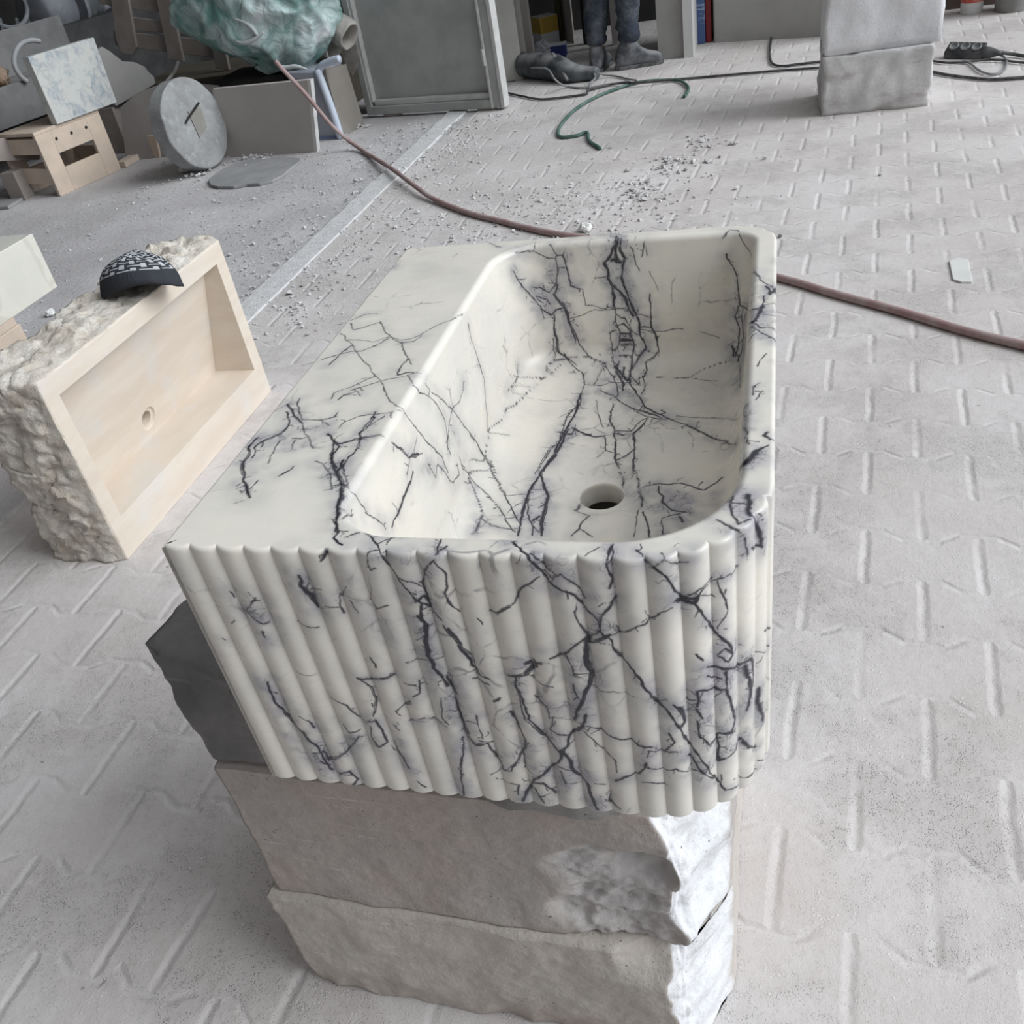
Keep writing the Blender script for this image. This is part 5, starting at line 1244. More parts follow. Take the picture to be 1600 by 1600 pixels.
# disc
def disc():
    c0 = fl(337, 264, -.004); n = np.array((0.985, -0.17, 0.12)); n /= np.linalg.norm(n); R = .255; up = np.array((0, 0, 1.0))-n*n[2]; up /= np.linalg.norm(up); s = np.cross(up, n)
    c = c0+up*R*1.0; c[2] = -.004+R*up[2]+.055*n[2]+.006
    V, F = lathe([(.001, 0), (R*.3, 0), (R*.7, 0), (R-.008, 0), (R-.002, -.004), (R, -.010), (R, -.05), (R, -.10), (R-.006, -.108), (.001, -.108)], 72, c, n)
    V = [np.array(v)+0.006*mnoise.noise(Vector(np.array(v)*11))*np.array((1, 1, .3)) for v in V]
    m = M('stained_disc_stone', 0.85, 0.3); col = m.mix(m.rng(m.noise(6, 6, 0.65), 0.36, 0.62), (0.33, 0.335, 0.33), (0.25, 0.25, 0.25)); col = m.mix(m.math('MULTIPLY', m.rng(m.noise(13, 5, 0.7), 0.52, 0.66), 0.6), col, (0.40, 0.41, 0.41))
    root = mesh_obj('stone_disc', V, F, m.done(col, m.bump(m.noise(70, 5), 0.3, 0.004)), smooth=False)
    tag(root, 'large grey round stone disc standing on edge with a square patch in its middle', 'stone disc')
    q = [c+n*.0016+s*a*1.0+up*b for a, b in ((-.03, .075), (.085, .07), (.07, -.04), (-.025, -.075))]
    mesh_obj('patch', *prism(q, n*.0035), simple('patch_mortar', (0.235, 0.225, 0.20), (0.28, 0.27, 0.25), 14, 0.95, 0.3), root)
    q = [c+n*.0045+s*a+up*b for a, b in ((-.09, .03), (-.05, .05), (.04, .085), (.085, .10), (.09, .09), (.04, .07), (-.045, .038), (-.085, .02))]
    mesh_obj('crack', *prism(q, n*.0025), blackm, root)
    return root
dk = disc()
# ------------------------------------------------------------------ long metal bench with machines at the far left
def bench():
    A = np.array((-4.55, 4.2, 0)); B = np.array((-4.15, 5.9, 0))
    d, n, L = frame_axes(A, B)
    z1 = vp(20, 131, A, B)[2]; z0 = vp(20, 198, A, B)[2]; z2 = vp(20, 72, A+n*-.35, B+n*-.35)[2]
    A = A-d*1.6; L += 1.6
    P = lambda s, o, z: A+d*s-n*o+np.array((0, 0, z))
    root = empty('metal_bench', A+d*L/2-n*.3, 'long grey metal bench with a channel along it at the left edge behind the stool', 'bench')
    bb = lambda s0, s1, o0, o1, za, zb: hexa([P(s0, o0, za), P(s1, o0, za), P(s1, o1, za), P(s0, o1, za), P(s0, o0, zb), P(s1, o0, zb), P(s1, o1, zb), P(s0, o1, zb)], (1, 1, 1))
    bevel(mesh_obj('front_beam', *bb(0, L, 0, .035, z0, z1), metal, root), .004)
    bevel(mesh_obj('bench_top', *bb(0, L, .035, .40, z1-.03, z1-.005), metal, root), .003)
    bevel(mesh_obj('back_beam', *bb(0, L, .40, .44, z1-.04, z2+.10), metal, root), .004)
    for s in (.15, L*.5, L-.15):
        for o_ in (.06, .36): mesh_obj('leg', *bar(P(s, o_, -.004), P(s, o_, z1-.03), .06, .06, n), oldwood, root)
    return A, d, n, L, P, z0, z1, z2
bA, bd_, bn_, bL, bP, bz0, bz1, bz2 = bench()
q = [vp(x, y, cA-cn_*.30, cB-cn_*.30) for x, y in ((-30, 217), (48, 214), (62, 250), (-30, 253))]
wv_ = bar(q[0]*0.5+q[3]*0.5, q[1]*0.5+q[2]*0.5, .05, abs(q[1][2]-q[2][2])*.95)
b1 = tag(bevel(mesh_obj('wooden_beam', *wv_, oldwood), .004), 'dusty wooden beam running in from the left edge behind the pine stool', 'beam')
zz = min(q[0][2], q[3][2])
for qq in (q[1]*.5+q[2]*.5-cd_*.22,):
    h = qq[2]-abs(q[1][2]-q[2][2])*.475
    tag(mesh_obj('wooden_block', *box((qq[0]-.05, qq[1]-.05, -.004), (qq[0]+.05, qq[1]+.05, h-.001)), oldwood), 'dark timber block in the shadow under the dusty wooden beam', 'timber')
# machines: motor, flanges, pipes on the bench
dkm = simple('machine_grey', (0.10, 0.11, 0.12), (0.16, 0.165, 0.17), 10, 0.6, 0.2, dust=0.25); ltm = simple('machine_blue_grey', (0.20, 0.21, 0.235), (0.26, 0.27, 0.285), 7, 0.6, 0.1, dust=.25)
def machine():
    A = bA-bn_*.9; c = lambda px, py, o=0.75: vp(px, py, bA-bn_*o, bA+bd_-bn_*o)
    c1 = c(75, 18); c2 = c(112, 14); ax = bd_*0.95-bn_*.1; ax /= np.linalg.norm(ax)
    root = empty('machine', (c1[0], c1[1], bz1), 'dusty grey motor with round flanges at the upper left behind the bench', 'machine')
    mesh_obj('motor_drum', *lathe([(.03, -.16), (.14, -.15), (.175, -.13), (.18, 0), (.175, .13), (.12, .15), (.03, .155)], 28, c1, ax), ltm, root, smooth=True)
    mesh_obj('flange', *lathe([(.03, -.02), (.21, -.018), (.215, .0), (.21, .018), (.03, .02)], 28, c1+ax*.20, ax), ltm, root, smooth=False)
    mesh_obj('pump_body', *lathe([(.02, -.13), (.10, -.12), (.13, -.04), (.09, .02), (.12, .07), (.07, .13), (.02, .14)], 20, c2+ax*.16, ax), dkm, root, smooth=True)
    c3 = c(150, 28); mesh_obj('valve', *lathe([(.02, -.09), (.07, -.08), (.08, 0), (.05, .05), (.09, .08), (.02, .1)], 16, c3+ax*.05, (0.2, 0.3, 1)), ltm, root, smooth=True)
    for k, r in enumerate((.16, .21, .26)):
        cc = c(12, 12+k*6); P = [cc+ax*.0+bd_*r*math.cos(t)+np.array((0, 0, r*.8*math.sin(t)))-bn_*.04*k for t in np.linspace(3.4, 6.6, 16)]
        mesh_obj('hose', *tube(P, .017, 8), dkm if k == 1 else ltm, root, smooth=True)
    base = c(90, 45); s = (base-bA)@bd_
    V, F = hexa([bP(s-.9, .50, -.004), bP(s+1.1, .50, -.004), bP(s+1.1, 1.1, -.004), bP(s-.9, 1.1, -.004), bP(s-.9, .50, bz2+.02), bP(s+1.1, .50, bz2+.02), bP(s+1.1, 1.1, bz2+.02), bP(s-.9, 1.1, bz2+.02)], (1, 1, 1))
    mesh_obj('base', V, F, simple('machine_base', (0.05, 0.05, 0.05), (0.08, 0.08, 0.078), 6, 0.8, 0.3), root)
    for k in range(7):
        a = c(10+k*22, 70-k*2, .62); b = c(0+k*26, 30, .8); mesh_obj('rod', *tube([a, b], .012, 6), dkm, root)
machine()
wht = simple('off_white_hose', (0.40, 0.41, 0.42), (0.48, 0.48, 0.48), 8, 0.6, 0)
hose('hose', [vp(x, y, bA+bn_*.02, bA+bd_+bn_*.02) for x, y in ((62, 64), (48, 63), (34, 68), (25, 80), (22, 95), (25, 108), (33, 120), (42, 127))], .016, wht, 'stiff off-white hose bent over the metal bench left of the marble piece')
hose('hose', [vp(x, y, sA-cn_*.12, sB-cn_*.12) for x, y in ((278, 96), (272, 112), (262, 126), (248, 137), (232, 143), (215, 144))], .014, mpale, 'pale grey hose hanging in a loop above the stone disc')
lump('stone_lump', (bP(0, .12, 0)+bd_*((vp(8, 108, bA, bA+bd_)-bA)@bd_))*np.array((1, 1, 0))+np.array((0, 0, bz1-.004)), .085, simple('rusty_stone', (0.42, 0.33, 0.27), (0.30, 0.20, 0.13), 9, 0.9, 0), 'rusty beige lump of stone lying on the metal bench at the left edge', 'stone lump', 21, (1, 1, .8))
# ------------------------------------------------------------------ dark bench behind, pallet, green bag, paper sacks
hA, hB = np.array((-3.9, 5.75, 0)), np.array((-2.35, 5.80, 0))
hd, hn, hL = frame_axes(hA, hB)
ztop = min(vp(x, y, hA+np.array((0, .12, 0)), hB+np.array((0, .12, 0)))[2] for x, y in ((205, 86), (287, 97), (358, 110)))-.001
tag(mesh_obj('board', *prism([np.array(fl(536, 205))*np.array((1, 1, 0))+np.array((.02, .42, 0)), np.array(fl(580, 188))*np.array((1, 1, 0))+np.array((.05, .42, 0)), np.array(fl(580, 188))*np.array((1, 1, 0))+np.array((.05, .42, 1.3)), np.array(fl(536, 205))*np.array((1, 1, 0))+np.array((.02, .42, 1.3))], (0, .03, 0)), blackm), 'black sheet added for the shade in the gap just left of the tall grey tray', 'board')  # added sheet: its black colour is the shade between brown slab and tray
tag(bevel(mesh_obj('wooden_chest', *box((-3.98, 5.75, -.004), (-2.42, 6.45, ztop)), darkwood), .006), 'long dark brown chest standing behind the stone disc under the tilted pallet', 'chest')
def pallet():
    d, n, L = hd, hn, hL; A = hA+np.array((0, .12, 0)); B = hB+np.array((0, .12, 0))
    root = empty('pallet', np.array((-3.4, 5.9, ztop)), 'dusty wooden pallet standing upright on the chest behind the green bag', 'pallet')
    def plank(name, px, off, th):
        P = [vp(x, y, A-n*off, B-n*off) for x, y in px]
        bevel(mesh_obj(name, *prism(P, -n*th), oldwood, root), .004)
    for px in ([(166, -60), (190, -60), (213, 74), (207, 86), (190, 84), (180, 60)], [(232, -60), (254, -60), (287, 97), (263, 93)], [(305, -60), (325, -60), (358, 110), (337, 107)]): plank('upright_plank', px, 0, .03)
    for px in ([(150, -14), (330, 12), (334, 34), (154, 6)], [(185, 24), (345, 46), (346, 58), (187, 46)], [(176, 48), (342, 64), (346, 92), (180, 72)], [(150, -45), (330, -20), (334, -5), (154, -22)]): plank('cross_plank', px, .032, .025)
pallet()
def green_bag():
    m = M('green_film', 0.45, 0.5); w = m.warp(0.12, 5)
    f = m.math('ADD', m.noise(2.6, 4, 0.55, w, 1.0), m.math('MULTIPLY', m.noise(12, 4, 0.5, m.scale(w, (1, 1, .35))), 0.30))
    col = m.mix(m.rng(f, 0.52, 0.72), (0.13, 0.27, 0.24), (0.46, 0.56, 0.55)); col = m.mix(m.rng(f, 0.72, 0.86), col, (0.68, 0.70, 0.71)); col = m.mix(m.rng(m.noise(3, 3), 0.58, 0.70), col, (0.09, 0.16, 0.15))
    m.b.inputs['Coat Weight'].default_value = 0.25
    mat = m.done(col, m.bump(m.noise(9, 4, 0.5, w, 1.5), 0.6, 0.03))
    A, B = np.array((-3.2, 5.25, 0)), np.array((-2.0, 5.30, 0)); c = vp(402, 12, A, B); rx, rz = abs(vp(528, 20, A, B)[0]-vp(280, 20, A, B)[0])/2, c[2]-vp(430, 112, A, B)[2]
    bm = bmesh.new(); bmesh.ops.create_icosphere(bm, subdivisions=6, radius=1); V = []
    for v in bm.verts:
        p = v.co; x, y, z = p
        sx = 1.0+(-0.20*x if z < 0 else 0)
        q = mnoise.noise(Vector((x*1.5, y*1.5+4, z*1.5))); k = 1.02+0.12*q-0.20*abs(mnoise.noise(Vector((x*2.2+2+q, y*2.2, z*1.3))))-0.09*abs(mnoise.noise(Vector((x*5+q*2, y*5, z*2.2+3))))-0.03*abs(mnoise.noise(Vector((x*11, y*11, z*5+3))))
        z2 = z*k if z > 0 else max(z*k, -0.98)
        V.append((c[0]+x*rx*k*1.05+(0.10*(-z) if z < 0 else 0)*(1 if x > -.3 else 2.2), c[1]+y*.34*k, c[2]+z2*(rz*1.03 if z < 0 else .40)))
    F = [tuple(v.index for v in f.verts) for f in bm.faces]; bm.free()
    root = mesh_obj('plastic_bag', V, F, mat, smooth=True); tag(root, 'big crumpled green and white plastic bag heaped over the leaning slab', 'bag')
    fil = simple('white_film', (0.55, 0.56, 0.56), (0.45, 0.48, 0.48), 10, 0.5, 0)
    for px in ([(365, 29), (380, 34), (392, 42), (400, 52), (403, 58)], [(368, 63), (378, 67), (390, 65), (402, 58), (412, 50)], [(430, 100), (445, 106), (462, 104), (480, 108)]):
        P = [vp(x, y, A-np.array((0, .33, 0)), B-np.array((0, .33, 0))) for x, y in px]; P = smooth_path(P, 5); n = len(P)
        mesh_obj('torn_strip', *tube(P, [.004+.010*math.sin(math.pi*i/(n-1)) for i in range(n)], 7), fil, root, smooth=True)
    return c, rz
gc, grz = green_bag()
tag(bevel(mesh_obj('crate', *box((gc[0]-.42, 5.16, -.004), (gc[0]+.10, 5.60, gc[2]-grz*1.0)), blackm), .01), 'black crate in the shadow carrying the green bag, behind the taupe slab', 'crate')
def sacks():
    kraft = simple('kraft_paper', (0.50, 0.475, 0.44), (0.42, 0.395, 0.36), 9, 0.85, 0.5, 30, 0.008)
    A, B = np.array((-2.6, 5.42, 0)), np.array((-1.9, 5.45, 0))
    def roll(p, q, r, seed, label):
        a, b = vp(*p, A, B), vp(*q, A+np.array((0, -.12, 0)), B+np.array((0, -.12, 0))); n = 26; d = b-a; L = np.linalg.norm(d); d /= L; s = np.cross(d, (0, 1.0, 0)); s /= np.linalg.norm(s); t = np.cross(s, d); V = []; F = []; k = 28
        prof = [(i/(n-1), 1.0) for i in range(n)]+[(1.0, .86), (.8, .82), (.3, .8)]
        for u, f in prof:
            for j in range(k):
                g = 2*math.pi*j/k; rr = r*f*(1+.16*mnoise.noise(Vector((math.cos(g)*1.5+seed, math.sin(g)*1.5, u*3)))+.06*mnoise.noise(Vector((math.cos(g)*4+seed, math.sin(g)*4, u*9)))); V.append(a+d*L*u+rr*(math.cos(g)*s+math.sin(g)*t*.8))
        m_ = len(prof)
        for i in range(m_-1):
            for j in range(k): F.append((i*k+j, i*k+(j+1) % k, (i+1)*k+(j+1) % k, (i+1)*k+j))
        F += [tuple(range(k))[::-1], tuple(range((m_-1)*k, m_*k))]
        tag(mesh_obj('paper_sack', V, F, kraft, smooth=True), label, 'paper sack')
    roll((497, 18), (547, 58), .085, 1, 'rolled beige paper sack with its open end towards the tall grey tray, upper of two')
    roll((478, 48), (522, 72), .085, 5, 'rolled beige paper sack beside the green bag, lower of two')
    P = [vp(x, y, A, B) for x, y in ((535, 62), (545, 60), (556, 70), (560, 90), (557, 108), (551, 118), (545, 110), (538, 95), (533, 80))]
    tag(mesh_obj('paper_scrap', *prism(P, (0, .03, 0)), simple('brown_paper', (0.22, 0.20, 0.175), (0.30, 0.28, 0.26), 20, .9, .3)), 'torn brown paper hanging down beside the tall grey tray', 'paper')
sacks()
def blue_stool():
    mat = simple('milky_blue_plastic', (0.40, 0.42, 0.49), (0.46, 0.48, 0.53), 5, 0.4, 0.05); lt = simple('pale_blue_plastic', (0.60, 0.66, 0.74), (0.53, 0.58, 0.68), 5, 0.35, 0)
    A, B = fl(492, 221, -.004)+np.array((0, .04, 0)), fl(536, 218, -.004)+np.array((0, .04, 0)); root = empty('plastic_stool', (A+B)/2, 'pale blue plastic stool standing between the taupe slab and the brown slab', 'stool')
    P = lambda l: [vp(x, y, A, B) for x, y in l]
    pn = P([(462, 112), (500, 112), (530, 205), (536, 220), (492, 222), (484, 170)]); pn[3][2] = pn[4][2] = -.004
    bevel(mesh_obj('side_panel', *prism(pn, (0, .03, 0)), mat, root), .004)
    mesh_obj('leg', *tube(smooth_path([p-np.array((0, .014, 0)) for p in P([(497, 108), (507, 135), (518, 165), (527, 192), (534, 215)])], 4), [.024]*17, 8), lt, root, smooth=True)
    mesh_obj('arm', *tube(smooth_path(P([(497, 112), (503, 103), (512, 98), (522, 94), (531, 92)]), 4), .022, 8), lt, root, smooth=True)
    q = P([(448, 112), (500, 112), (502, 124), (452, 124)]); bevel(mesh_obj('apron', *prism([p-np.array((0, .01, 0)) for p in q], (0, .35, 0)), mat, root), .006)
    q = P([(492, 213), (536, 212), (536, 219), (492, 221)]); bevel(mesh_obj('foot_bar', *prism([p-np.array((0, .012, 0)) for p in q], (0, .02, 0)), simple('blue_bar', (0.22, 0.27, 0.42)), root), .003)
blue_stool()
board('stone_slab', [(536, 212), (569, 192), (541, 100), (508, 108)], fl(540, 212)+np.array((0, .06, 0)), fl(569, 194)+np.array((.03, .10, 0)), .03, simple('olive_brown_slab', (0.22, 0.20, 0.175), (0.27, 0.25, 0.225), 3, 0.8, 0.1), 'olive brown stone slab leaning between the blue stool and the tall grey tray', 'stone slab')
# ------------------------------------------------------------------ tall grey tray and slabs leaning behind it
def tray():
    A, B = fl(575, 184), fl(790, 172); A = A+np.array((0, 0, 0)); d, n, L = frame_axes(A, B); top = 1.75
    root = empty('metal_tray', (A+B)/2, 'tall shallow grey metal tray with raised rims standing upright in front of pale slabs', 'tray')
    z0 = .014
    P = lambda s, z, o=0.0: A+d*s-n*o+np.array((0, 0, z))
    bx = lambda s0, s1, za, zb, o0, o1: hexa([P(s0, za, o0), P(s1, za, o0), P(s1, za, o1), P(s0, za, o1), P(s0, zb, o0), P(s1, zb, o0), P(s1, zb, o1), P(s0, zb, o1)], (1, 1, 1))
    dm = simple('tray_metal', (0.42, 0.425, 0.415), (0.34, 0.345, 0.335), 5, 0.75, 0.1, dust=0.2); rm = simple('dusted_rim', (0.56, 0.555, 0.54), (0.46, 0.455, 0.44), 12, 0.9, 0.2)
    mesh_obj('sheet', *bx(.04, L-.03, z0+.02, top, .055, .065), dm, root)
    bevel(mesh_obj('rim', *bx(0, .045, z0, top, 0, .07), dm, root), .004); bevel(mesh_obj('rim', *bx(.045, .062, z0+.075, top, .012, .055), rm, root), .003)
    bevel(mesh_obj('rim', *bx(.045, L-.09, z0, z0+.05, 0, .055), dm, root), .004); bevel(mesh_obj('rim', *bx(.06, L-.10, z0+.05, z0+.085, .02, .055), rm, root), .006)
    bevel(mesh_obj('rim', *bx(L-.095, L-.08, z0, top, -.006, .055), rm, root), .003); bevel(mesh_obj('rim', *bx(L-.08, L-.025, z0, top, .006, .06), dm, root), .003); bevel(mesh_obj('rim', *bx(L-.025, L, z0, top, -.004, .07), rm, root), .003)
    for z in (.30, .86): mesh_obj('hinge', *tube([P(L-.088, z-.04, -.012), P(L-.088, z+.05, -.012)], .013, 8), rm, root)
    for s in (.12, L-.2): mesh_obj('foot', *bx(s, s+.12, 0, z0, .01, .055), oldwood, root)
tray()
cream = simple('cream_slab', (0.50, 0.495, 0.46), (0.43, 0.425, 0.40), 5, 0.8, 0.1, speck=0.2)
def sl(px, A, B, th, mat, label, topz=1.5):
    """slab standing on its lower edge; px: two floor points of its lower edge"""
    A = np.array(A, float); B = np.array(B, float); d, n, L = frame_axes(A, B); z = np.array((0, 0, topz))
    return tag(bevel(mesh_obj('stone_slab', *prism([A, B, B+z, A+z], -n*th), mat), .003), label, 'stone slab')
a0, b0 = fl(775, 133), fl(818, 124); off = np.array((-.22, .03, 0))
sl(None, a0+off, b0, .03, cream, 'cream slab with stained lower corner standing next to the tall grey tray')
sl(None, fl(800, 122)+np.array((-.2, .04, 0)), fl(826, 116), .028, cream, 'cream slab edge showing just behind the first cream slab')
sl(None, fl(812, 117)+np.array((-.2, .06, 0)), fl(833, 119)+np.array((.0, .09, 0)), .03, slabm, 'grey brown slab standing last behind the two cream slabs')
# ------------------------------------------------------------------ dark store behind the person
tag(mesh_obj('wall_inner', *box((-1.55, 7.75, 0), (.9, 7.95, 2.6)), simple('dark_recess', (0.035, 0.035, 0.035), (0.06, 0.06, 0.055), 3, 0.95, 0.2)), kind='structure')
tag(mesh_obj('ceiling_inner_shade', *box((-1.55, 6.45, 2.0), (1.5, 7.95, 2.08)), plaster), kind='structure')  # unseen cover added to darken the floor of the recess
grn2 = simple('olive_board', (0.10, 0.105, 0.045), (0.07, 0.075, 0.04), 8, .8, 0)
for i, (x0, y0, x1, y1, m_, lab) in enumerate(((880, 62, 897, 68, slabm, 'narrow grey slab standing on end left of the person'), (872, 62, 880, 66, grn2, 'olive green board standing in the dark corner behind the yellow box'),
        (957, 72, 966, 70, slabm, 'narrow grey slab standing on end between the legs of the person'), (912, 70, 918, 70, blackm, 'black panel standing in the shadow behind the left leg of the person'))):
    a, b = fl(x0, y0), fl(x1, y1)
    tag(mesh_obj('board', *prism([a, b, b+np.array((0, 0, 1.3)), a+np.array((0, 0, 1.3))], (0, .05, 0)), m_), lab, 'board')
# boxes
def cuboid(name, c, sx, sy, sz, rot, mat, label, cat, parent_parts=None):
    co, si = math.cos(rot), math.sin(rot); V, F = box((-sx/2, -sy/2, 0), (sx/2, sy/2, sz)); V = [(c[0]+x*co-y*si, c[1]+x*si+y*co, c[2]+z) for x, y, z in V]
    o = bevel(mesh_obj(name, V, F, mat), .004); return tag(o, label, cat)
def yellow_box():
    c = fl(855, 68); m = M('yellow_white_card', 0.6, 0.3); z = m.n('ShaderNodeSeparateXYZ', {0: m.tc}, 2)
    col = m.mix(m.rng(z, .085, .088), (0.50, 0.51, 0.52), (0.42, 0.28, 0.055)); col = m.mix(m.rng(z, .196, .198), col, (0.50, 0.47, 0.45)); s = m.math('MULTIPLY', m.rng(m.voro(26), .16, .2, 1, 0), m.rng(z, .03, .08)); s = m.math('MULTIPLY', s, m.rng(z, .083, .086, 1, 0))
    col = m.mix(m.math('MULTIPLY', s, .8), col, (0.08, 0.08, 0.10))
    cuboid('cardboard_box', c, .155, .155, .20, math.radians(38), m.done(col), 'small yellow and white cardboard box with a pale lid behind the black boot', 'box')
yellow_box()
def blue_box():
    c = fl(872, 88); m = M('blue_white_card', 0.6, 0.3); z = m.n('ShaderNodeSeparateXYZ', {0: m.tc}, 2)
    cuboid('cardboard_box', c, .13, .12, .085, math.radians(5), m.done(m.mix(m.rng(z, .079, .081), (0.035, 0.05, 0.20), (0.50, 0.51, 0.53))), 'low blue box with a white top lying right of the yellow box', 'box')
blue_box()
def crumpled():
    c = fl(848, 93); bm = bmesh.new(); bmesh.ops.create_icosphere(bm, subdivisions=4, radius=1); V = []
    for v in bm.verts:
        p = v.co; k = 1-.4*abs(mnoise.noise(Vector(p*2.6)+Vector((5, 0, 0))))-.12*abs(mnoise.noise(Vector(p*7))); V.append((c[0]+p.x*.085*k, c[1]+p.y*.07*k, c[2]+.062+max(-1, p.z*k*1.1)*.062))
    F = [tuple(v.index for v in f.verts) for f in bm.faces]; bm.free()
    tag(mesh_obj('plastic_bag', V, F, simple('grey_film', (0.33, 0.33, 0.36), (0.42, 0.42, 0.44), 14, 0.5, 0.4, 30, 0.01), smooth=True), 'small crumpled pale grey bag lying before the yellow box', 'bag')
crumpled()
def rubber_boot():
    rub = simple('dusty_black_rubber', (0.035, 0.042, 0.048), (0.12, 0.13, 0.135), 9, 0.5, 0.1, dust=0.3)
    a, b, c, d = fl(822, 122), fl(868, 126), fl(895, 128), fl(936, 125)
    up = lambda p, h: np.array((p[0], p[1], h))
    V, F = tube(smooth_path([up(a, .085), up(a*.5+b*.5, .085), up(b, .082), up(c, .055), up(c*.5+d*.5, .045), up(d, .042)], 6), [.080]*10+[.083, .083, .082, .080, .077, .073, .070, .066, .062, .058, .055, .052, .050, .047, .045, .043, .042, .041, .040, .038, .030], 16)
    root = mesh_obj('rubber_boot', V, F, rub, smooth=True); tag(root, 'dusty black rubber boot lying on its side on the floor beside the pale slabs', 'boot')
    mesh_obj('strap', *tube(smooth_path([up(b, .165), up(b+np.array((.05, -.08, 0)), .12), up(c+np.array((-.02, -.075, 0)), .03)], 6), .010, 8), gry, root, smooth=True)
rubber_boot()
# ------------------------------------------------------------------ right: pale end panel, blue and red cases, wall panel
pA, pB = fl(1035, 72), fl(1069, 91)
pale_wall = simple('pale_plaster', (0.38, 0.375, 0.355), (0.34, 0.335, 0.32), 4, .9, .1); white_edge = simple('white_edge', (0.62, 0.62, 0.60), (0.57, 0.57, 0.56), 6, .8, .1)
def end_panel():
    A = np.array((fl(1034, 86)[0], pB[1]+.02, 0)); B = np.array((pB[0], pB[1], 0)); root = empty('panel', B, 'thick pale panel with a white front edge, right beside the boots of the person', 'panel')
    mesh_obj('board', *box((pA[0]+.02, B[1]+.03, 0), (B[0]-.002, B[1]+.09, 1.4)), pale_wall, root); mesh_obj('edge', *box((B[0], B[1], 0), (B[0]+.06, B[1]+.50, 1.4)), white_edge, root)
end_panel()
def case(px, w, mat, label, stripes=None, z=0):
    a = fl(*px); V, F = box((a[0], a[1], z), (a[0]+w, a[1]+.34, .52)); return tag(bevel(mesh_obj('case', V, F, mat), .006), label, 'case')
bm_ = M('blue_case', .5, .4); zz = bm_.n('ShaderNodeSeparateXYZ', {0: bm_.tc}, 2)
st = bm_.math('MULTIPLY', bm_.rng(bm_.noise(1, 2, vec=bm_.scale(bm_.tc, (10, 10, 60))), .5, .56), bm_.math('MULTIPLY', bm_.rng(zz, .12, .14), bm_.rng(zz, .30, .32, 1, 0)))
case((1087, 70), .066, bm_.done(bm_.mix(bm_.math('MULTIPLY', st, .7), bm_.mix(bm_.rng(zz, .33, .34), (0.07, 0.12, 0.27), (0.03, 0.05, 0.18)), (0.35, 0.42, 0.55))), 'upright blue case with pale marks wedged against the white panel edge')
case((1103, 67), .04, simple('red_case', (0.26, 0.03, 0.035), (0.20, 0.03, 0.03), 8, .5, 0), 'upright dark red case next to the blue one')
tag(mesh_obj('panel', *box((0.03, 6.58, 0), (.07, 6.9, 1.2)), pale_wall), 'narrow pale board standing between the red case and the wide grey panel', 'panel')
wA, wB = fl(1113, 67), fl(1290, 57)
d_, n_, L_ = frame_axes(wA, wB)
tag(mesh_obj('panel', *prism([wA+d_*.02, wB+d_*.2, wB+d_*.2+np.array((0, 0, 1.3)), wA+d_*.02+np.array((0, 0, 1.3))], -n_*.06), simple('grey_wall_board', (0.42, 0.415, 0.40), (0.36, 0.355, 0.34), 3.5, .9, .15)), 'wide grey wall board standing on the pavers behind the looping black cable', 'panel')
tag(mesh_obj('wooden_chest', *box((1.36, 6.68, 0), (3.4, 7.1, .9)), simple('dark_red_brown', (0.13, 0.095, 0.085), (0.10, 0.08, 0.07), 5, .85, .1)), 'long dark brown chest behind the white pail and the grey bucket', 'chest')
def pail(c, r0, r1, h, mat, label, band=None):
    V, F = lathe([(.001, 0), (r0, 0), (r0+.002, .006), (r1, h), (r1+.006, h), (r1+.006, h+.014), (r1-.004, h+.014), (r1-.008, h), (r0-.004, .012), (.001, .011)], 32, c)
    root = mesh_obj('bucket', V, F, mat, smooth=False); tag(root, label, 'bucket')
    hp = [(c[0]+(r1+.006)*math.cos(t), c[1]-.02, c[2]+h-.01+r1*.9*math.sin(t)) for t in np.linspace(0, math.pi, 14)]
    mesh_obj('handle', *tube(hp, .004, 6), gry, root)
    if band:
        V, F = lathe([(r0+(r1-r0)*band[0]/h+.002, band[0]), (r0+(r1-r0)*band[1]/h+.003, band[1]), (r0+(r1-r0)*band[1]/h+.001, band[1]), (r0+(r1-r0)*band[0]/h, band[0])], 32, c); mesh_obj('label_band', V, F, simple('red_print', (0.50, 0.07, 0.045), (0.62, 0.35, 0.30), 9, .5, 0), root)
pc = fl(1517, 20); pail(pc, .062, .072, .20, simple('white_plastic', (0.68, 0.68, 0.67), (0.62, 0.62, 0.61), 8, .4, 0), 'small white plastic pail with a red printed band, left of the grey bucket', (.065, .15))
pc = fl(1582, 15); pail(pc, .10, .125, .27, simple('grey_bucket_plastic', (0.24, 0.24, 0.235), (0.30, 0.30, 0.29), 8, .6, 0, dust=.2), 'larger dusty grey bucket at the upper right corner')
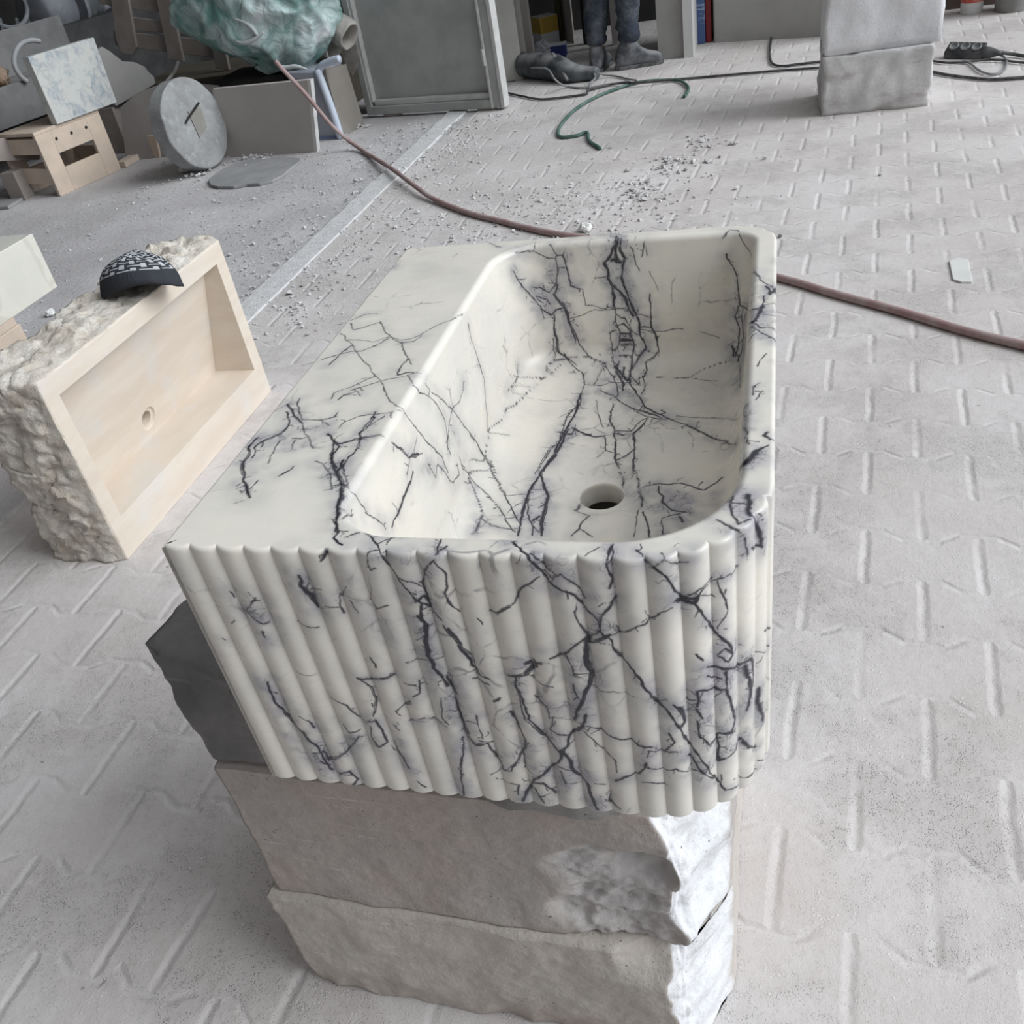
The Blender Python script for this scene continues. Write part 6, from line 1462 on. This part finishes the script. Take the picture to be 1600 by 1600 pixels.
# ------------------------------------------------------------------ cream marble basin on a wooden stand at the left edge
def left_basin():
    X, Y1, z0, z1 = -1.9, 2.03, .325, .51
    m = M('cream_marble', .4, .4); w = m.warp(.2, 4); col = m.mix(m.rng(m.noise(3, 5, .6, w), .35, .65), (0.70, 0.675, 0.59), (0.62, 0.605, 0.54)); e = m.math('MULTIPLY', m.rng(m.voro(4, w, 'DISTANCE_TO_EDGE'), 0, .04, 1, 0), .3); col = m.mix(e, col, (0.40, 0.36, 0.28))
    mat = m.done(col)
    Y0, XD = 1.20, .42
    V = []; F = []; N = 64
    def sq(t, x0, y0, x1, y1):
        t = t % 4; i = int(t); f = t-i; P = [(x0, y0), (x1, y0), (x1, y1), (x0, y1)]; a, b = P[i], P[(i+1) % 4]; return (a[0]+(b[0]-a[0])*f, a[1]+(b[1]-a[1])*f)
    hc = vp(0, 377, (X-.2, 0), (X-.2, 1)); hy = 1.56; hx = X-.20
    rings = [([sq(4*i/N, X-XD+.06, Y0+.06, X-.06, Y1-.06) for i in range(N)], z0+.0), ([sq(4*i/N, X-XD, Y0, X, Y1) for i in range(N)], z0), ([sq(4*i/N, X-XD, Y0, X, Y1) for i in range(N)], z1-.003), ([sq(4*i/N, X-XD+.003, Y0+.003, X-.003, Y1-.003) for i in range(N)], z1)]
    def ell(r1, r2): return [(hx+r1*math.cos(-3*math.pi/4+2*math.pi*i/N), hy+r2*math.sin(-3*math.pi/4+2*math.pi*i/N)) for i in range(N)]
    rings += [(ell(.13, .24), z1), (ell(.125, .235), z1-.012), (ell(.115, .22), z1-.09), (ell(.06, .12), z1-.12), (ell(.002, .002), z1-.122)]
    for pts, z in rings: V += [(x, y, z) for x, y in pts]
    for i in range(len(rings)-1):
        for j in range(N): F.append((i*N+j, i*N+(j+1) % N, (i+1)*N+(j+1) % N, (i+1)*N+j))
    F += [tuple(range(N))]
    tag(mesh_obj('marble_basin', V, F, mat), 'cream marble block basin with an oval bowl on the pine stand, far left', 'basin')
    root = empty('wooden_stand', (X-.2, 1.5, -.004), 'pine stand with square legs under the cream marble basin at the left edge', 'stand')
    for x in (X-.03, X-XD+.06):
        for y in (1.735, 1.32): bevel(mesh_obj('leg', *box((x-.03, y-.075, -.004), (x+.03, y+.075, z0-.03)), wood, root), .003)
        bevel(mesh_obj('rail', *box((x-.028, 1.25, z0-.03), (x+.028, 1.80, z0)), wood, root), .003)
    for y in (1.30, 1.76): bevel(mesh_obj('cross_rail', *box((X-XD+.09, y-.03, z0-.055), (X-.06, y+.03, z0-.03)), wood, root), .003)
left_basin()
# ------------------------------------------------------------------ knitted cap on the trough
def cap():
    zb = .512; c = fl(222, 452, zb); e1 = np.array((.998, .06)); e2 = np.array((-.06, .998)); L = .236
    m = M('knit_cap', .95, .1); sp = m.t.nodes.new('ShaderNodeSeparateXYZ'); uv = m.n('ShaderNodeTexCoord', out=2); m.t.links.new(uv, sp.inputs[0]); U, V_ = sp.outputs[0], sp.outputs[1]
    row = m.math('MULTIPLY', V_, 7.5); rf = m.math('FRACT', row); ri = m.math('FLOOR', row)
    line = m.math('MULTIPLY', m.math('GREATER_THAN', rf, .36), m.math('LESS_THAN', rf, .58))
    cu = m.math('FRACT', m.math('ADD', m.math('MULTIPLY', U, 10.0), m.math('MULTIPLY', m.math('FLOORED_MODULO', ri, 2.0), .5))); blockm = m.math('MULTIPLY', m.math('LESS_THAN', cu, .26), m.math('LESS_THAN', rf, .97)); gap = m.math('GREATER_THAN', cu, .38)
    pat = m.math('MAXIMUM', blockm, m.math('MULTIPLY', line, gap)); pat = m.math('MULTIPLY', pat, m.math('GREATER_THAN', V_, .31))
    col = m.mix(pat, (0.045, 0.048, 0.055), (0.50, 0.51, 0.54)); knit = m.n('ShaderNodeTexWave', {'Vector': uv, 'Scale': 60.0})
    mat = m.done(col, m.bump(knit, .3, .002))
    nu, nv = 72, 34; V = []; F = []; UV = []
    def pt(u, v, inner=0.0):
        # v 0 = open rim, 1 = crown; the cap lies flattened, its opening turned up towards the near right
        a = 2*math.pi*u; r = math.cos(v*math.pi/2*.97)**.75; h = math.sin(v*math.pi/2)
        ax = L/2*(.98*r); bx = .060*r
        p = ax*math.cos(a)-.008*h; q = bx*math.sin(a)*1.1+.02*h
        z = zb+.012+(.080*h)*(1-.10*abs(math.cos(a)))
        # the rim's near right part gapes and shows the dark inside
        lift = max(0, math.cos(a-5.25))**1.5*(1-v)**1.4; z += .040*lift; q -= .016*lift; z -= .014*max(0, math.cos(a-6.4))**2*(1-v)
        z += -.016*max(0, -math.cos(a))**3*(1-v)
        w = mnoise.noise(Vector((p*34, q*34, z*34)))*.004; s = 1-inner
        return (c[0]+(e1[0]*p+e2[0]*q)*s+w, c[1]+(e1[1]*p+e2[1]*q)*s, zb+.010+(z-zb-.010)*s+w*.6)
    for j in range(nv+1):
        for i in range(nu): V.append(pt(i/nu, j/nv)); UV.append((i/nu, j/nv))
    V2 = len(V)
    # rolled hem, then the inside
    for k, (ins, dz) in enumerate(((-.012, -.006), (.0, -.012), (.04, -.010), (.07, .0))):
        for i in range(nu): x, y, z = pt(i/nu, 0, ins); V.append((x, y, z+dz))
    for j in range(1, 12):
        for i in range(nu): V.append(pt(i/nu, j/12*.92, .09))
    for j in range(nv):
        for i in range(nu): F.append((j*nu+i, j*nu+(i+1) % nu, (j+1)*nu+(i+1) % nu, (j+1)*nu+i))
    F.append(tuple(range(nv*nu, nv*nu+nu)))
    hem0 = V2
    for i in range(nu): F.append((i, hem0+i, hem0+(i+1) % nu, (i+1) % nu))
    for j in range(14):
        for i in range(nu): F.append((hem0+j*nu+i, hem0+(j+1)*nu+i, hem0+(j+1)*nu+(i+1) % nu, hem0+j*nu+(i+1) % nu))
    F.append(tuple(range(hem0+14*nu, hem0+15*nu)))
    o = mesh_obj('knitted_cap', V, F, mat, smooth=True); uvl = o.data.uv_layers.new(name='uv')
    for p in o.data.polygons:
        us = [((i % nu)/nu, (i//nu)/nv if i < V2 else 0.05) for i in p.vertices]
        if max(q[0] for q in us)-min(q[0] for q in us) > .5: us = [(q[0]+1 if q[0] < .5 else q[0], q[1]) for q in us]
        for li, q in zip(p.loop_indices, us): uvl.data[li].uv = q
    tag(o, 'dark grey knitted cap with white checks lying on top of the travertine trough', 'cap')
cap()
# ------------------------------------------------------------------ the person, cut off above the knees by the picture's edge
def skin_body(name, joints, edges, radii, mat, parent=None, sub=2, root_i=0, loc=None):
    me = bpy.data.meshes.new(name); loc = np.array(loc if loc is not None else (0, 0, 0), float)
    me.from_pydata([tuple(np.array(j)-(loc)) for j in joints], edges, []); o = bpy.data.objects.new(name, me); scene.collection.objects.link(o)
    sk = o.modifiers.new('skin', 'SKIN'); sk.use_smooth_shade = True
    for i, r in enumerate(radii): me.skin_vertices[0].data[i].radius = r if isinstance(r, tuple) else (r, r)
    me.skin_vertices[0].data[root_i].use_root = True
    o.modifiers.new('sub', 'SUBSURF').levels = sub; o.modifiers['sub'].render_levels = sub
    dg = bpy.context.evaluated_depsgraph_get(); dg.update(); ev = o.evaluated_get(dg); nm = bpy.data.meshes.new_from_object(ev)
    o.modifiers.clear(); o.data = nm; nm.materials.clear(); nm.materials.append(mat)
    if parent: o.parent = parent
    else: o.location = tuple(loc)
    return o
def person():
    fL, fR = fl(936, 110), fl(985, 106)                # ankles over the ground: left boot seen from behind, right boot in profile
    c = (fL+fR)/2; skin = simple('skin', (0.45, 0.30, 0.22), (0.42, 0.28, 0.20), 5, .6, 0)
    x0, y0 = c[0], c[1]; J = []; E = []; Rr = []
    def j(x, y, z, r, p=None):
        J.append((x, y, z)); Rr.append(r); 
        if p is not None: E.append((p, len(J)-1))
        return len(J)-1
    hip = j(x0, y0, .94, (.155, .115)); sp = j(x0, y0, 1.15, (.14, .10), hip); ch = j(x0+.01, y0, 1.36, (.17, .115), sp); nk = j(x0+.02, y0, 1.51, .058, ch); hd_ = j(x0+.03, y0, 1.60, (.075, .085), nk); tp = j(x0+.03, y0, 1.72, (.07, .08), hd_)
    for s, f in ((-1, fL), (1, fR)):
        h = j(x0+.06*s, y0+.09*s*-1, .90, .095, hip); k = j((x0+.06*s+f[0])/2+.02, (y0+f[1])/2, .49, .062, h); a = j(f[0], f[1], .10, .042, k)
        t = j(f[0]+(.12 if s > 0 else .01), f[1]+(0.025 if s > 0 else .12), .045, .030, a)
    for s in (-1, 1):
        sh = j(x0+.02, y0-.19*s, 1.43, .062, ch); el = j(x0+.04, y0-.25*s, 1.14, .045, sh); wr = j(x0+.16, y0-.22*s, .92, .030, el); pm = j(x0+.20, y0-.21*s, .87, (.036, .018), wr)
        for q in range(4): a1 = j(x0+.235+.004*q, y0-.21*s+(q-1.5)*.018, .835-.003*abs(q-1.5), .009, pm); j(x0+.24+.003*q, y0-.21*s+(q-1.5)*.017, .80, .008, a1)
        th_ = j(x0+.225, y0-.21*s-.03, .87, .010, pm); j(x0+.245, y0-.21*s-.03, .845, .009, th_)
    root = skin_body('person', J, E, Rr, skin, None, 1, 0, (x0, y0, 0))
    tag(root, 'standing person in dusty dark blue work trousers and boots, cut off at the knees', 'person')
    tr = M('dusty_denim', .9, .2); col = tr.mix(tr.rng(tr.noise(7, 6, .65), .42, .66), (0.045, 0.055, 0.075), (0.13, 0.14, 0.16)); tm = tr.done(col, tr.bump(tr.noise(14, 5, .6, dist=1.0), .7, .03))
    base = np.array((x0, y0, 0))
    J2 = []; E2 = []; R2 = []
    def k2(p, r, par=None):
        J2.append(tuple(p)); R2.append(r)
        if par is not None: E2.append((par, len(J2)-1))
        return len(J2)-1
    h0 = k2((x0, y0, .98), (.175, .135))
    for s, f in ((-1, fL), (1, fR)):
        h = k2((x0+.07*s, y0-.09*s, .86), .115, h0); kk = k2(((x0+.06*s+f[0])/2+.02, (y0+f[1])/2, .50), .092, h)
        l1 = k2((f[0]+.015, f[1], .36), .086, kk); l2 = k2((f[0]-.004, f[1], .26), .078, l1); l3 = k2((f[0]+.004, f[1], .19), .076, l2); k2((f[0], f[1], .145), .070, l3)
    t = skin_body('trousers', J2, E2, R2, tm, None, 2, 0, (x0, y0, 0))
    for v in t.data.vertices:
        w = np.array(v.co)+base; f = mnoise.noise(Vector((w[0]*9, w[1]*9, w[2]*26)))*.012+mnoise.noise(Vector((w[0]*20, w[1]*20, w[2]*60)))*.006*(1 if w[2] < .35 else .4)
        v.co += v.normal*f
    t.parent = root; t.location = (0, 0, 0)
    sh_ = skin_body('work_shirt', [(x0, y0, .98), (x0, y0, 1.16), (x0+.01, y0, 1.38), (x0+.02, y0-.2, 1.43), (x0+.04, y0-.26, 1.14), (x0+.14, y0-.225, .96), (x0+.02, y0+.2, 1.43), (x0+.04, y0+.26, 1.14), (x0+.14, y0+.225, .96), (x0+.02, y0, 1.49)],
                    [(0, 1), (1, 2), (2, 3), (3, 4), (4, 5), (2, 6), (6, 7), (7, 8), (2, 9)], [(.175, .135), (.165, .125), (.195, .14), .08, .062, .048, .08, .062, .048, .075], simple('grey_shirt', (0.16, 0.17, 0.18)), None, 2, 0, (x0, y0, 0)); sh_.parent = root; sh_.location = (0, 0, 0)
    hr_ = lathe([(.001, .105), (.05, .10), (.085, .07), (.098, .02), (.097, -.03), (.085, -.05)], 20, (x0+.02, y0, 1.66)); mesh_obj('hair', *hr_, simple('dark_hair', (0.03, 0.025, 0.02)), root, smooth=True)
    bt = simple('dusty_work_boot', (0.06, 0.065, 0.075), (0.19, 0.195, 0.205), 13, .8, .3, dust=.35)
    for s, f in ((-1, fL), (1, fR)):
        d = np.array((.97, .22, 0)) if s > 0 else np.array((.10, .99, 0)); pr = np.array((-d[1], d[0], 0)); V = []; F = []; k = 20
        secs = [(-.085, .035, .050, .035), (-.075, .040, .065, .055), (-.03, .045, .10, .075)]
        # cross sections along the foot: (along, half width, top height)
        S = [(-.095, .022, .07), (-.085, .038, .11), (-.05, .045, .175), (0.0, .047, .185), (.04, .046, .165), (.08, .046, .115), (.12, .050, .092), (.16, .052, .080), (.19, .046, .070), (.21, .030, .052)]
        for a, w, h in S:
            for i in range(k):
                g = 2*math.pi*i/k; cx, cz = math.cos(g), math.sin(g); z = h/2+h/2*(abs(cz)**.8)*(1 if cz > 0 else -1); z = max(z, 0.0); V.append(f*np.array((1, 1, 0))+d*a+pr*w*(abs(cx)**.75)*(1 if cx > 0 else -1)+np.array((0, 0, z)))
        for i in range(len(S)-1):
            for q in range(k): F.append((i*k+q, i*k+(q+1) % k, (i+1)*k+(q+1) % k, (i+1)*k+q))
        F += [tuple(range(k))[::-1], tuple(range((len(S)-1)*k, len(S)*k))]
        o = mesh_obj('boot', V, F, bt, root, smooth=True)
        sv = [f*np.array((1, 1, 0))+d*a+pr*w*1.08*sg for sg in (1, -1) for a, w in (((-.10, .02), (-.08, .040), (0, .047), (.08, .047), (.16, .053), (.20, .043), (.218, .02)) if sg > 0 else ((.218, .02), (.20, .043), (.16, .053), (.08, .047), (0, .047), (-.08, .040), (-.10, .02)))]
        so_ = mesh_obj('sole', *prism(sv, (0, 0, .022)), simple('boot_sole', (0.07, 0.07, 0.075), (0.20, 0.20, 0.20), 20, .9, 0), root); so_.parent = o; so_.location = (0, 0, 0)
        so_.matrix_parent_inverse = Matrix()
person()
